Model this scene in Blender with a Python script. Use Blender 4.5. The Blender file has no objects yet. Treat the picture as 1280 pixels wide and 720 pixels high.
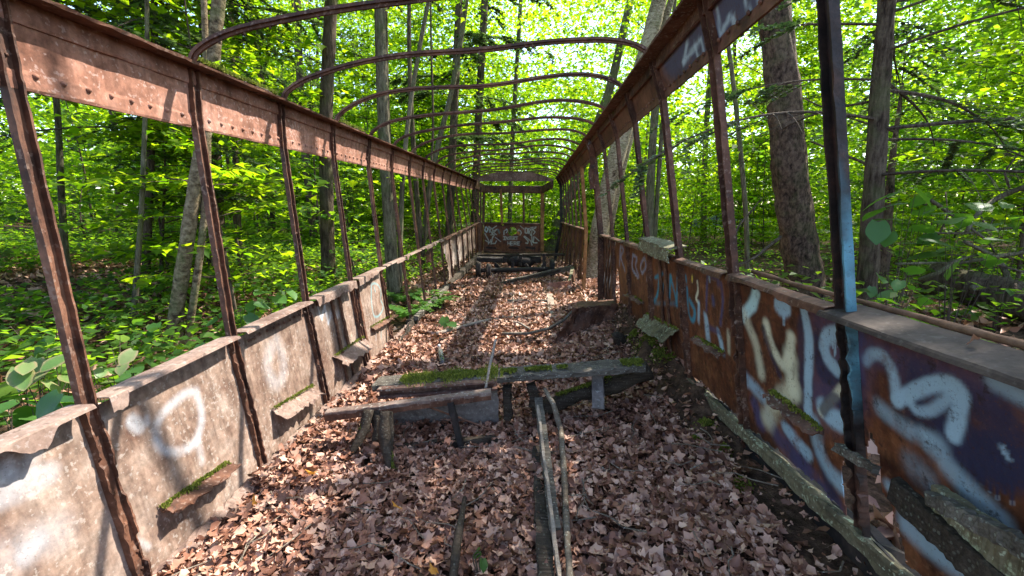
import bpy, math
import numpy as np
from mathutils import Vector, Matrix, noise as mnoise

S = bpy.context.scene
COL = S.collection
rng = np.random.default_rng(11)
R = math.radians

# ------------------------------------------------------------------ camera
CAMP = np.array([0.0, 0.0, 1.37])
F_PX = 558.83                       # focal length for a 1280 px wide frame
_p, _y, _r = R(-10.291), R(2.197), R(-0.113)
_f = np.array([-math.sin(_y)*math.cos(_p), math.cos(_y)*math.cos(_p), math.sin(_p)])
_rt = np.array([math.cos(_y), math.sin(_y), 0.0])
_up = np.cross(_rt, _f)
CR = math.cos(_r)*_rt + math.sin(_r)*_up
CU = -math.sin(_r)*_rt + math.cos(_r)*_up
cam_d = bpy.data.cameras.new('camera')
cam_d.sensor_width = 36.0
cam_d.lens = F_PX/1280*36
cam_d.clip_start = 0.02
cam_d.clip_end = 2000
cam = bpy.data.objects.new('camera', cam_d)
COL.objects.link(cam)
M = Matrix.Identity(4)
for i in range(3):
    M[i][0], M[i][1], M[i][2], M[i][3] = CR[i], CU[i], -_f[i], CAMP[i]
cam.matrix_world = M
S.camera = cam

# ------------------------------------------------------------------ light
SUN = np.array([0.528, 0.317, 0.788]); SUN /= np.linalg.norm(SUN)      # towards the sun
world = bpy.data.worlds.new('World'); S.world = world; world.use_nodes = True
wn = world.node_tree.nodes; wl = world.node_tree.links
sky = wn.new('ShaderNodeTexSky'); sky.sky_type = 'NISHITA'; sky.sun_disc = False
sky.sun_elevation = math.asin(SUN[2])
sky.sun_rotation = math.atan2(SUN[0], SUN[1])
wn['Background'].inputs['Strength'].default_value = 0.15
wl.new(sky.outputs[0], wn['Background'].inputs['Color'])
sd = bpy.data.lights.new('sun', 'SUN'); sd.energy = 3.5; sd.angle = R(0.5); sd.color = (1.0, 0.95, 0.86)
so = bpy.data.objects.new('sun', sd); COL.objects.link(so)
so.location = (8, 5, 14)
so.rotation_euler = Vector(-SUN).to_track_quat('-Z', 'Y').to_euler()
S.view_settings.view_transform = 'Standard'; S.view_settings.look = 'None'
S.view_settings.gamma = 1.0; S.view_settings.exposure = 2.1
S.render.engine = 'CYCLES'
S.cycles.max_bounces = 7; S.cycles.diffuse_bounces = 4; S.cycles.glossy_bounces = 2
S.cycles.transmission_bounces = 4; S.cycles.transparent_max_bounces = 4
S.cycles.use_denoising = True
S.cycles.sample_clamp_indirect = 6.0
S.cycles.caustics_reflective = False; S.cycles.caustics_refractive = False

# ------------------------------------------------------------------ survey helper: photo pixel + one known coordinate -> point
def ray(px, py):
    d = _f + CR*(px-640)/F_PX + CU*(360-py)/F_PX
    return d
def at(px, py, x=None, y=None, z=None):
    d = ray(px, py)
    if y is not None: t = (y-CAMP[1])/d[1]
    elif z is not None: t = (z-CAMP[2])/d[2]
    else: t = (x-CAMP[0])/d[0]
    return CAMP + d*t

# ------------------------------------------------------------------ numpy noise
def _h(ix, iy, iz, s):
    n = (ix*374761393 + iy*668265263 + iz*2147483647 + s*144665) & 0xffffffff
    n = ((n ^ (n >> 13))*1274126177) & 0xffffffff
    return ((n ^ (n >> 16)) & 0xffff)/65535.0
def vnoise(P, scale=1.0, seed=0):
    P = np.asarray(P, float)*scale
    i = np.floor(P).astype(np.int64); f = P-i; f = f*f*(3-2*f)
    o = 0
    for dx in (0, 1):
        for dy in (0, 1):
            for dz in (0, 1):
                w = (f[..., 0] if dx else 1-f[..., 0])*(f[..., 1] if dy else 1-f[..., 1])*(f[..., 2] if dz else 1-f[..., 2])
                o = o + w*_h(i[..., 0]+dx, i[..., 1]+dy, i[..., 2]+dz, seed)
    return o*2-1
def fbm(P, scale=1.0, seed=0, oct=3):
    a, o = 1.0, 0
    for k in range(oct):
        o = o + a*vnoise(P, scale*2**k, seed+k*7); a *= 0.5
    return o
def sstep(a, b, x):
    t = np.clip((x-a)/(b-a), 0, 1); return t*t*(3-2*t)

# ------------------------------------------------------------------ terrain height
def G(x, y):
    x = np.asarray(x, float); y = np.asarray(y, float)
    z = -0.02 + 0.16*sstep(0.1, 1.1, x)*(1-sstep(4.5, 6.5, y))
    z = z + 0.10*sstep(1.1, 2.4, x)*(1-sstep(5, 9, y))
    z = z - 0.06*np.exp(-((x+.4)/.6)**2-((y-2.45)/.45)**2)
    z = z - 0.16*sstep(7.5, 9.5, y)*(1-sstep(1.5, 3, np.abs(x+0.4)))
    left = np.clip(-x-3.0, 0, 60)
    z = z + 0.085*left*(1-sstep(25, 50, left)*0.3)*(1-0.75*sstep(9, 20, y))
    right = np.clip(x-5, 0, 60)
    z = z - 0.022*np.clip(y-14, 0, 60)*sstep(-2, 6, x) - 0.004*right
    z = z + 0.05*vnoise(np.stack([x, y, 0*x], -1), 0.9, 3) + 0.10*vnoise(np.stack([x, y, 0*x], -1), 0.25, 5)*sstep(2, 4, np.abs(x))
    return z

# ------------------------------------------------------------------ mesh helpers
def mesh_np(name, V, F, mats, parent=None, smooth=False, paint=None):
    """V (n,3); F ndarray (m,k) or list of tuples."""
    V = np.ascontiguousarray(np.asarray(V, np.float32))
    me = bpy.data.meshes.new(name)
    if isinstance(F, np.ndarray):
        m, k = F.shape
        me.vertices.add(len(V)); me.vertices.foreach_set('co', V.ravel())
        me.loops.add(m*k); me.loops.foreach_set('vertex_index', np.ascontiguousarray(F, np.int32).ravel())
        me.polygons.add(m); me.polygons.foreach_set('loop_start', np.arange(0, m*k, k, dtype=np.int32))
        me.update(calc_edges=True)
    else:
        me.from_pydata(V.tolist(), [], F); me.update()
    if smooth:
        me.polygons.foreach_set('use_smooth', np.ones(len(me.polygons), bool))
    if paint is not None:
        a = me.color_attributes.new('paint', 'FLOAT_COLOR', 'POINT')
        a.data.foreach_set('color', np.ascontiguousarray(paint, np.float32).ravel())
    if not isinstance(mats, (list, tuple)): mats = [mats]
    for mt in mats: me.materials.append(mt)
    o = bpy.data.objects.new(name, me); COL.objects.link(o)
    if parent is not None: o.parent = parent
    return o

def thing(name, label, cat, loc=(0, 0, 0), group=None):
    o = bpy.data.objects.new(name, None); COL.objects.link(o)
    o.location = loc; o.empty_display_size = 0.1
    tag(o, label, cat, group); return o
def tag(o, label, cat, group=None):
    o['label'] = label; o['category'] = cat
    if group: o['group'] = group
    return o
def struct(o): o['kind'] = 'structure'; return o
def stuff(o, label=None, cat=None):
    o['kind'] = 'stuff'
    if label: o['label'] = label; o['category'] = cat
    return o
def put(o, parent):
    """parent o under an Empty that stands at parent.location (o was modelled in world space)."""
    o.parent = parent; o.matrix_parent_inverse = Matrix.Translation(-Vector(parent.location)); return o

class MB:
    def __init__(s): s.V = []; s.F = []; s.n = 0
    def add(s, V, F):
        V = np.asarray(V, float); s.V.append(V)
        s.F += [tuple(int(i)+s.n for i in f) for f in F]; s.n += len(V)
    def build(s, name, mat, parent=None, smooth=False, paintf=None):
        V = np.concatenate(s.V)
        o = mesh_np(name, V, s.F, mat, None, smooth, None if paintf is None else paintf(V))
        if parent is not None: put(o, parent)
        return o
    def sweep(s, path, section, up=(0, 0, 1), jit=0.0, jsec=None, cap=True, scale=None, closed=True):
        """section: (a,b) points; a along side=tangent x up, b along up'.  jsec: per-section-point jitter."""
        path = np.asarray(path, float); sec = np.asarray(section, float); n = len(path); m = len(sec)
        T = np.gradient(path, axis=0); T /= np.linalg.norm(T, axis=1)[:, None]
        up = np.broadcast_to(np.asarray(up, float), (n, 3))
        side = np.cross(T, up); side /= np.linalg.norm(side, axis=1)[:, None]
        u2 = np.cross(side, T)
        sc = np.ones(n) if scale is None else np.asarray(scale)
        V = path[:, None, :] + (sec[None, :, 0, None]*side[:, None, :] + sec[None, :, 1, None]*u2[:, None, :])*sc[:, None, None]
        if jit or jsec is not None:
            amp = np.full(m, jit) if jsec is None else np.asarray(jsec)
            V = V + rng.normal(0, 1, V.shape)*np.broadcast_to(amp, (n, m))[..., None]
        F = []
        mm = m if closed else m-1
        for i in range(n-1):
            for j in range(mm):
                k = (j+1) % m
                F.append((i*m+j, i*m+k, (i+1)*m+k, (i+1)*m+j))
        if cap and closed:
            F.append(tuple(range(m-1, -1, -1))); F.append(tuple((n-1)*m+j for j in range(m)))
        s.add(V.reshape(-1, 3), F)
    def bar(s, p0, p1, w, h, up=(0, 0, 1), seg=8, jit=0.002, ch=0.15):
        """rough chamfered bar, w across, h along up"""
        c = min(w, h)*ch; a, b = w/2, h/2
        sec = [(-a+c, -b), (a-c, -b), (a, -b+c), (a, b-c), (a-c, b), (-a+c, b), (-a, b-c), (-a, -b+c)]
        t = np.linspace(0, 1, seg+1)[:, None]
        s.sweep(np.asarray(p0)*(1-t)+np.asarray(p1)*t, sec, up, jit)
    def tube(s, path, rad, sides=8, jit=0.0, lump=0.0, cap=True):
        path = np.asarray(path, float); n = len(path)
        rad = np.broadcast_to(np.asarray(rad, float), (n,))
        T = np.gradient(path, axis=0); T /= np.linalg.norm(T, axis=1)[:, None]+1e-9
        ref = np.array([0, 0, 1.0]) if abs(T[0][2]) < 0.9 else np.array([1.0, 0, 0])
        A = np.cross(T[0], ref); A /= np.linalg.norm(A); fr = []
        for i in range(n):
            A = A-T[i]*np.dot(A, T[i]); A /= np.linalg.norm(A); fr.append((A, np.cross(T[i], A)))
        th = np.arange(sides)*2*math.pi/sides
        V = np.stack([path[i]+rad[i]*(np.cos(th)[:, None]*fr[i][0]+np.sin(th)[:, None]*fr[i][1]) for i in range(n)])
        if lump:
            d = V-path[:, None, :]; V = path[:, None, :]+d*(1+lump*fbm(V, 6.0, 9)[..., None]+(.07*fbm(V*np.array([26, 26, 5.0]), 1.0, 19, 2)[..., None] if sides >= 20 else 0))
        if jit: V = V+rng.normal(0, jit, V.shape)
        F = [(i*sides+j, i*sides+(j+1) % sides, (i+1)*sides+(j+1) % sides, (i+1)*sides+j) for i in range(n-1) for j in range(sides)]
        if cap: F.append(tuple(range(sides-1, -1, -1))); F.append(tuple((n-1)*sides+j for j in range(sides)))
        s.add(V.reshape(-1, 3), F)
    def grid(s, P, thick=0.0, keep=None):
        """P (a,b,3) sheet; keep (a-1,b-1) bool; doubled when thick>0"""
        a, b = P.shape[:2]; idx = np.arange(a*b).reshape(a, b)
        keep = np.ones((a-1, b-1), bool) if keep is None else keep
        q = np.stack([idx[:-1, :-1], idx[1:, :-1], idx[1:, 1:], idx[:-1, 1:]], -1)[keep]
        if not thick:
            s.add(P.reshape(-1, 3), q.tolist()); return
        N = np.cross(np.gradient(P, axis=0), np.gradient(P, axis=1)); N /= np.linalg.norm(N, axis=2)[..., None]+1e-12
        V = np.concatenate([P.reshape(-1, 3), (P-N*thick).reshape(-1, 3)])
        F = q.tolist()+(q[:, ::-1]+a*b).tolist()
        e = {}
        for f in q.tolist():
            for i in range(4): e[(f[i], f[(i+1) % 4])] = 1
        for (i, j) in e:
            if (j, i) not in e: F.append((j, i, i+a*b, j+a*b))
        s.add(V, F)
    def dome(s, c, r, n, up, k=6):
        """small rivet head"""
        up = np.asarray(up, float); up /= np.linalg.norm(up)
        a = np.cross(up, (0.3, 0.9, 0.2)); a /= np.linalg.norm(a); b = np.cross(up, a)
        th = np.arange(k)*2*math.pi/k
        ring = lambda rr, hh: np.asarray(c)+up*hh+rr*(np.cos(th)[:, None]*a+np.sin(th)[:, None]*b)
        V = np.concatenate([ring(r, 0), ring(r*0.7, r*0.6), [np.asarray(c)+up*r*0.85]])
        F = [(j, (j+1) % k, k+(j+1) % k, k+j) for j in range(k)]+[(k+j, k+(j+1) % k, 2*k) for j in range(k)]
        s.add(V, F)

# leaf templates: (verts, faces)
LEAF2 = (np.array([(0, 0, 0), (-.36, .45, .07), (0, 1, -.05), (.36, .45, .07)]), np.array([(0, 3, 2), (0, 2, 1)]))
LEAF4 = (np.array([(0, 0, 0), (-.52, .28, .07), (-.24, .52, .03), (0, 1, -.08), (.24, .52, .03), (.52, .28, .07)]),
         np.array([(0, 5, 4, 3), (0, 3, 2, 1)]))
NEED = (np.array([(0, 0, 0), (-.16, .5, 0), (0, 1, 0), (.16, .5, 0)]), np.array([(0, 3, 2), (0, 2, 1)]))
def rotmats(yaw, pitch, roll):
    cy, sy, cp, sp, cr, sr = np.cos(yaw), np.sin(yaw), np.cos(pitch), np.sin(pitch), np.cos(roll), np.sin(roll)
    z = np.zeros_like(cy); o = np.ones_like(cy)
    Rz = np.stack([cy, -sy, z, sy, cy, z, z, z, o], -1).reshape(-1, 3, 3)
    Rx = np.stack([o, z, z, z, cp, -sp, z, sp, cp], -1).reshape(-1, 3, 3)
    Ry = np.stack([cr, z, sr, z, o, z, -sr, z, cr], -1).reshape(-1, 3, 3)
    return Rz@Rx@Ry
def scatter(P, size, tpl, yaw=None, tilt=0.5, droop=-0.25, roll=None, pitch=None):
    P = np.asarray(P, float); n = len(P)
    yaw = rng.uniform(0, 2*math.pi, n) if yaw is None else yaw
    pitch = rng.normal(droop, tilt, n) if pitch is None else pitch
    Rm = rotmats(yaw, pitch, rng.normal(0, tilt, n) if roll is None else roll)
    tv, tf = tpl; k = len(tv)
    V = np.einsum('nij,kj->nki', Rm, tv)*np.broadcast_to(size, (n,))[:, None, None]+P[:, None, :]
    F = tf[None]+(np.arange(n)*k)[:, None, None]
    return V.reshape(-1, 3), F.reshape(-1, tf.shape[1])
def merge(parts):
    V, F, n = [], [], 0
    for v, f in parts: V.append(v); F.append(f+n); n += len(v)
    return np.concatenate(V), np.concatenate(F)

# ------------------------------------------------------------------ materials
def newmat(name):
    m = bpy.data.materials.new(name); m.use_nodes = True
    nt = m.node_tree; nt.nodes.clear()
    out = nt.nodes.new('ShaderNodeOutputMaterial')
    return m, nt, out
def nd(nt, t, **kw):
    n = nt.nodes.new(t)
    for k, v in kw.items():
        if k.startswith('_'): setattr(n, k[1:], v)
        else: n.inputs[k.replace('__', ' ')].default_value = v
    return n
def ramp(nt, fac, stops):
    r = nt.nodes.new('ShaderNodeValToRGB'); e = r.color_ramp.elements
    while len(e) < len(stops): e.new(0.5)
    for i, (p, c) in enumerate(stops):
        e[i].position = p; e[i].color = (*c, 1) if len(c) == 3 else c
    nt.links.new(fac, r.inputs[0]); return r.outputs[0]
def mix(nt, fac, a, b, mode='MIX'):
    n = nt.nodes.new('ShaderNodeMix'); n.data_type = 'RGBA'; n.blend_type = mode
    for s_, v in ((n.inputs[0], fac), (n.inputs[6], a), (n.inputs[7], b)):
        if isinstance(v, (int, float)): s_.default_value = v
        elif isinstance(v, tuple): s_.default_value = (*v, 1)
        else: nt.links.new(v, s_)
    return n.outputs[2]
def mth(nt, op, a, b=0.0):
    n = nt.nodes.new('ShaderNodeMath'); n.operation = op
    for s_, v in ((n.inputs[0], a), (n.inputs[1], b)):
        if isinstance(v, (int, float)): s_.default_value = v
        else: nt.links.new(v, s_)
    return n.outputs[0]
def noise(nt, scale, detail=4, rough=0.6, vec=None):
    n = nd(nt, 'ShaderNodeTexNoise', Scale=scale, Detail=detail, Roughness=rough)
    if vec is not None: nt.links.new(vec, n.inputs['Vector'])
    return n.outputs['Fac']
def pos(nt, sc=None):
    g = nt.nodes.new('ShaderNodeNewGeometry').outputs['Position']
    if sc is None: return g
    m = nt.nodes.new('ShaderNodeMapping'); m.inputs['Scale'].default_value = sc
    nt.links.new(g, m.inputs['Vector']); return m.outputs[0]
def finish(nt, out, col, rough=0.9, bump=None, bs=0.3, bd=0.004, spec=0.25, metal=0.0):
    b = nd(nt, 'ShaderNodeBsdfPrincipled', Metallic=metal)
    b.inputs['Specular IOR Level'].default_value = spec
    if isinstance(rough, (int, float)): b.inputs['Roughness'].default_value = rough
    else: nt.links.new(rough, b.inputs['Roughness'])
    nt.links.new(col, b.inputs['Base Color'])
    if bump is not None:
        bn = nd(nt, 'ShaderNodeBump', Strength=bs, Distance=bd)
        nt.links.new(bump, bn.inputs['Height']); nt.links.new(bn.outputs[0], b.inputs['Normal'])
    nt.links.new(b.outputs[0], out.inputs['Surface'])

def rust(name, dark, mid, light, spots=None, spot_amt=0.0, lich=None, lich_amt=0.0, painted=False, sc=1.0, rough=0.85, streak=0.0, green=0.0):
    m, nt, out = newmat(name)
    p = pos(nt)
    big = noise(nt, 2.6*sc, 5, 0.65, p); fine = noise(nt, 38*sc, 4, 0.7, p); med = noise(nt, 9*sc, 4, 0.6, p)
    f = mth(nt, 'ADD', mth(nt, 'MULTIPLY', big, 0.55), mth(nt, 'MULTIPLY', med, 0.45))
    col = ramp(nt, f, [(0.36, dark), (0.5, mid), (0.64, light)])
    col = mix(nt, 0.75, col, ramp(nt, fine, [(0.3, (0.5, 0.47, 0.45)), (0.62, (1.15, 1.1, 1.08))]), 'MULTIPLY')
    if streak:
        st = noise(nt, 1.0, 3, 0.6, pos(nt, (26, 26, 1.6)))
        col = mix(nt, streak, col, ramp(nt, st, [(0.35, (0.35, 0.3, 0.28)), (0.6, (1.1, 1.1, 1.1))]), 'MULTIPLY')
    if spots:
        patch = ramp(nt, noise(nt, 4.3*sc, 4, 0.7, p), [(0.38, (0, 0, 0)), (0.62, (0.09, 0.09, 0.09))])
        sp = ramp(nt, mth(nt, 'ADD', noise(nt, 52*sc, 3, 0.55, p), patch), [(0.64, (0, 0, 0)), (0.70, (1, 1, 1))])
        patch = 1.0
        col = mix(nt, mth(nt, 'MULTIPLY', mth(nt, 'MULTIPLY', sp, patch), spot_amt), col, spots)
    if painted:
        a = nt.nodes.new('ShaderNodeVertexColor'); a.layer_name = 'paint'
        sp2 = ramp(nt, noise(nt, 95, 4, 0.75, p), [(0.30, (0.25, 0.25, 0.25)), (0.42, (1, 1, 1))])
        wear = ramp(nt, noise(nt, 11, 4, 0.7, p), [(0.30, (0.45, 0.45, 0.45)), (0.46, (1, 1, 1))])
        al = mth(nt, 'MULTIPLY', mth(nt, 'MULTIPLY', a.outputs['Alpha'], sp2), wear)
        col = mix(nt, al, col, a.outputs['Color'])
    if lich:
        l = ramp(nt, noise(nt, 16*sc, 5, 0.75, p), [(0.58, (0, 0, 0)), (0.66, (1, 1, 1))])
        col = mix(nt, mth(nt, 'MULTIPLY', l, lich_amt), col, lich)
    hb = mth(nt, 'ADD', mth(nt, 'MULTIPLY', fine, 0.5), med)
    finish(nt, out, col, rough, hb, 0.5, 0.006, 0.3)
    return m

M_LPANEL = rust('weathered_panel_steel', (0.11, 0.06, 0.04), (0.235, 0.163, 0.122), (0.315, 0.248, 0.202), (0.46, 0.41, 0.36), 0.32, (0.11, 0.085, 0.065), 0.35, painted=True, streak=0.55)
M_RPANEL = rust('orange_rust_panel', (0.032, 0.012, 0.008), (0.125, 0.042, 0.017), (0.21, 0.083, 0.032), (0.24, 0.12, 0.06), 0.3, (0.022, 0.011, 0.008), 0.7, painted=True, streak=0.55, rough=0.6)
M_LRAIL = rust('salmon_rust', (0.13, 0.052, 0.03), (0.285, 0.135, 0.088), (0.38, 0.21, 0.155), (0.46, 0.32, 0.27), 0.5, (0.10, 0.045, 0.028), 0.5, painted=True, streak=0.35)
M_POST = rust('dark_rust', (0.026, 0.012, 0.008), (0.085, 0.036, 0.020), (0.17, 0.078, 0.045), (0.24, 0.16, 0.12), 0.5, (0.02, 0.014, 0.012), 0.7, rough=0.7)
M_CHAR = rust('charred_rust', (0.008, 0.007, 0.007), (0.03, 0.018, 0.014), (0.09, 0.04, 0.025), None, 0, None, 0, painted=True, sc=1.6, rough=0.6)
M_CAP = rust('grey_brown_sill_steel', (0.10, 0.055, 0.04), (0.20, 0.135, 0.105), (0.28, 0.205, 0.165), (0.42, 0.36, 0.32), 0.3, (0.05, 0.028, 0.02), 0.7)
M_BEAM = rust('brown_steel', (0.05, 0.025, 0.018), (0.12, 0.06, 0.042), (0.2, 0.115, 0.085), (0.33, 0.3, 0.25), 0.5, (0.16, 0.17, 0.10), 0.35)
M_BAR = rust('lichen_dusted_bar', (0.07, 0.045, 0.035), (0.15, 0.10, 0.08), (0.24, 0.19, 0.155), (0.4, 0.38, 0.32), 0.5)
M_NSILL = rust('dark_sill_plate', (0.03, 0.02, 0.015), (0.058, 0.042, 0.032), (0.09, 0.068, 0.053), (0.14, 0.12, 0.1), 0.3)
M_GREY = rust('grey_plate', (0.085, 0.075, 0.07), (0.16, 0.14, 0.13), (0.22, 0.2, 0.19), (0.35, 0.36, 0.32), 0.4)
M_LICH = rust('lichen_crusted_steel', (0.06, 0.05, 0.03), (0.14, 0.12, 0.07), (0.2, 0.19, 0.12), (0.36, 0.38, 0.26), 0.9, (0.30, 0.33, 0.2), 0.9, sc=1.4)
M_BLACK = rust('sooty_iron', (0.008, 0.007, 0.007), (0.022, 0.018, 0.016), (0.06, 0.04, 0.032), None, 0, None, 0, rough=0.75)

def wood(name, a, b, c, lich=0.5):
    m, nt, out = newmat(name)
    g = noise(nt, 1.0, 6, 0.65, nt.nodes.new('ShaderNodeTexCoord').outputs['Generated'])
    p = pos(nt); n1 = noise(nt, 22, 5, 0.7, p); n2 = noise(nt, 5, 3, 0.6, p)
    gr = noise(nt, 3.0, 5, 0.7, pos(nt, (3, 30, 40)))
    col = ramp(nt, mth(nt, 'ADD', mth(nt, 'MULTIPLY', gr, 0.6), mth(nt, 'MULTIPLY', n2, 0.4)), [(0.35, a), (0.5, b), (0.66, c)])
    v = nd(nt, 'ShaderNodeTexVoronoi', Scale=60); nt.links.new(p, v.inputs['Vector'])
    sp = mth(nt, 'LESS_THAN', mth(nt, 'ADD', v.outputs['Distance'], mth(nt, 'MULTIPLY', n1, 0.4)), 0.42)
    col = mix(nt, mth(nt, 'MULTIPLY', sp, lich), col, (0.34, 0.35, 0.28))
    finish(nt, out, col, 0.92, mth(nt, 'ADD', gr, mth(nt, 'MULTIPLY', n1, 0.5)), 0.7, 0.008, 0.15)
    return m
M_WOOD = wood('old_grey_wood', (0.035, 0.028, 0.022), (0.10, 0.085, 0.068), (0.19, 0.165, 0.135))
M_DWOOD = wood('rotten_dark_wood', (0.014, 0.011, 0.008), (0.04, 0.03, 0.022), (0.085, 0.065, 0.048), 0.15)
M_TWIG = wood('lichen_twig', (0.06, 0.045, 0.032), (0.14, 0.11, 0.08), (0.24, 0.2, 0.155), 0.6)
M_PALEWOOD = wood('bleached_wood', (0.14, 0.11, 0.085), (0.25, 0.205, 0.165), (0.36, 0.31, 0.26), 0.2)

def bark(name, dark, mid, light, horiz=False, moss=0.0):
    m, nt, out = newmat(name)
    p = pos(nt); q = pos(nt, {True: (16, 16, 36), False: (34, 34, 7), 2: (26, 26, 15), 3: (20, 20, 24)}[horiz])
    n = noise(nt, 1.0, 5, 0.65, q); f = noise(nt, 2.2, 4, 0.6, p); fine = noise(nt, 60, 3, 0.7, p)
    col = ramp(nt, mth(nt, 'ADD', mth(nt, 'MULTIPLY', n, 0.7), mth(nt, 'MULTIPLY', f, 0.3)), [(0.38, dark), (0.47, mid), (0.6, light)])
    col = mix(nt, 0.6, col, ramp(nt, fine, [(0.3, (0.6, 0.6, 0.6)), (0.65, (1.2, 1.2, 1.2))]), 'MULTIPLY')
    if moss: col = mix(nt, mth(nt, 'MULTIPLY', ramp(nt, noise(nt, 4, 4, 0.6, p), [(0.5, (0, 0, 0)), (0.62, (1, 1, 1))]), moss), col, (0.075, 0.10, 0.03))
    finish(nt, out, col, 0.9, mth(nt, 'ADD', n, mth(nt, 'MULTIPLY', fine, 0.3)), 0.9, 0.02, 0.15)
    return m
B_DARK = bark('dark_bark', (0.02, 0.013, 0.009), (0.06, 0.041, 0.028), (0.115, 0.086, 0.06), False, 0.3)
B_BIRCH = bark('birch_bark', (0.06, 0.042, 0.026), (0.22, 0.17, 0.11), (0.38, 0.32, 0.225), True, 0.25)
B_HEM = bark('ridged_bark', (0.014, 0.009, 0.007), (0.065, 0.041, 0.029), (0.15, 0.10, 0.07), 2, 0.2)
B_YBIRCH = bark('yellow_birch_bark', (0.045, 0.03, 0.018), (0.14, 0.10, 0.058), (0.26, 0.2, 0.125), 3, 0.45)
B_GREY = bark('grey_green_bark', (0.04, 0.033, 0.02), (0.095, 0.08, 0.052), (0.165, 0.145, 0.098), False, 0.4)
B_TWIG = bark('thin_branch_bark', (0.03, 0.02, 0.014), (0.07, 0.05, 0.036), (0.12, 0.09, 0.068))

def leafmat(name, c0, c1, c2, t0, t1, tf=0.5, rough=0.5, spec=0.35, patch=None):
    m, nt, out = newmat(name)
    g = nt.nodes.new('ShaderNodeNewGeometry'); rnd = g.outputs['Random Per Island']
    clump = noise(nt, 0.7, 2, 0.5, g.outputs['Position'])
    f = mth(nt, 'ADD', mth(nt, 'MULTIPLY', rnd, 0.65), mth(nt, 'MULTIPLY', clump, 0.35))
    col = ramp(nt, f, [(0.15, c0), (0.5, c1), (0.85, c2)])
    tcol = ramp(nt, f, [(0.2, t0), (0.8, t1)])
    b = nd(nt, 'ShaderNodeBsdfPrincipled', Roughness=rough); b.inputs['Specular IOR Level'].default_value = spec
    nt.links.new(col, b.inputs['Base Color'])
    t = nt.nodes.new('ShaderNodeBsdfTranslucent'); nt.links.new(tcol, t.inputs['Color'])
    mx = nt.nodes.new('ShaderNodeMixShader'); mx.inputs[0].default_value = tf
    nt.links.new(b.outputs[0], mx.inputs[1]); nt.links.new(t.outputs[0], mx.inputs[2])
    nt.links.new(mx.outputs[0], out.inputs['Surface'])
    return m
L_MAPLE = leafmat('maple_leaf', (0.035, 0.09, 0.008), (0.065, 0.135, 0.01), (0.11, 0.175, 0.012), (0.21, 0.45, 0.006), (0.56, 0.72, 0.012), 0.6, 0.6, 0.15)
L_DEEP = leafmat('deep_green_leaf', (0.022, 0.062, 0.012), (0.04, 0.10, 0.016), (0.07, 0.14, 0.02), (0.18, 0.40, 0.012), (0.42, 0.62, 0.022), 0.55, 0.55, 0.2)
L_HEM = leafmat('hemlock_needle', (0.04, 0.075, 0.034), (0.075, 0.12, 0.062), (0.13, 0.18, 0.105), (0.10, 0.18, 0.04), (0.2, 0.3, 0.07), 0.35)
L_HOBBLE = leafmat('hobblebush_leaf', (0.055, 0.12, 0.03), (0.075, 0.15, 0.035), (0.13, 0.19, 0.06), (0.14, 0.30, 0.03), (0.26, 0.42, 0.05), 0.35, 0.4)
L_FERN = leafmat('fern_leaf', (0.04, 0.11, 0.02), (0.06, 0.15, 0.025), (0.09, 0.18, 0.03), (0.15, 0.36, 0.03), (0.25, 0.45, 0.04), 0.45)
L_DRY = leafmat('dry_fallen_leaf', (0.06, 0.021, 0.012), (0.30, 0.132, 0.08), (0.62, 0.39, 0.28), (0.2, 0.1, 0.05), (0.3, 0.17, 0.09), 0.15, 0.55, 0.4)
L_ORANGE = leafmat('orange_leaf', (0.5, 0.17, 0.03), (0.55, 0.22, 0.035), (0.6, 0.3, 0.05), (0.4, 0.15, 0.02), (0.5, 0.25, 0.03), 0.2)
L_MOSS = leafmat('moss', (0.07, 0.07, 0.016), (0.13, 0.15, 0.022), (0.24, 0.24, 0.05), (0.12, 0.2, 0.02), (0.25, 0.33, 0.03), 0.25, 0.8, 0.1)

def soil():
    m, nt, out = newmat('forest_soil')
    p = pos(nt); n = noise(nt, 14, 5, 0.7, p); f = noise(nt, 60, 4, 0.7, p); b = noise(nt, 1.2, 3, 0.6, p)
    col = ramp(nt, n, [(0.3, (0.022, 0.014, 0.009)), (0.5, (0.07, 0.04, 0.026)), (0.68, (0.16, 0.095, 0.062))])
    col = mix(nt, 0.5, col, ramp(nt, f, [(0.3, (0.4, 0.4, 0.4)), (0.7, (1.3, 1.3, 1.3))]), 'MULTIPLY')
    finish(nt, out, col, 0.95, mth(nt, 'ADD', n, f), 0.8, 0.02, 0.1)
    return m
M_SOIL = soil()

# ================================================================== ground
def axis_pts(lo, hi, a, b, fine, coarse_n):
    lo_s = a-np.geomspace(fine, a-lo, coarse_n)[::-1]; hi_s = b+np.geomspace(fine, hi-b, coarse_n)
    return np.concatenate([lo_s, np.arange(a, b, fine), hi_s])
gx = axis_pts(-700, 700, -6, 7, 0.135, 40); gy = axis_pts(-300, 900, -2, 16, 0.135, 40)
GX, GY = np.meshgrid(gx, gy, indexing='ij')
GZ = G(np.clip(GX, -60, 60), np.clip(GY, -20, 70))
near = (np.abs(GX) < 7) & (GY < 17) & (GY > -3)
GZ = GZ+np.where(near, 0.03*fbm(np.stack([GX, GY, 0*GX], -1), 3.0, 2), 0)
mb = MB(); mb.grid(np.stack([GX, GY, GZ], -1))
gr = mb.build('ground', M_SOIL, None, True); struct(gr)
def gz(x, y):
    return G(x, y)+0.03*fbm(np.stack([np.asarray(x, float), np.asarray(y, float), 0*np.asarray(x, float)], -1), 3.0, 2)

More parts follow.
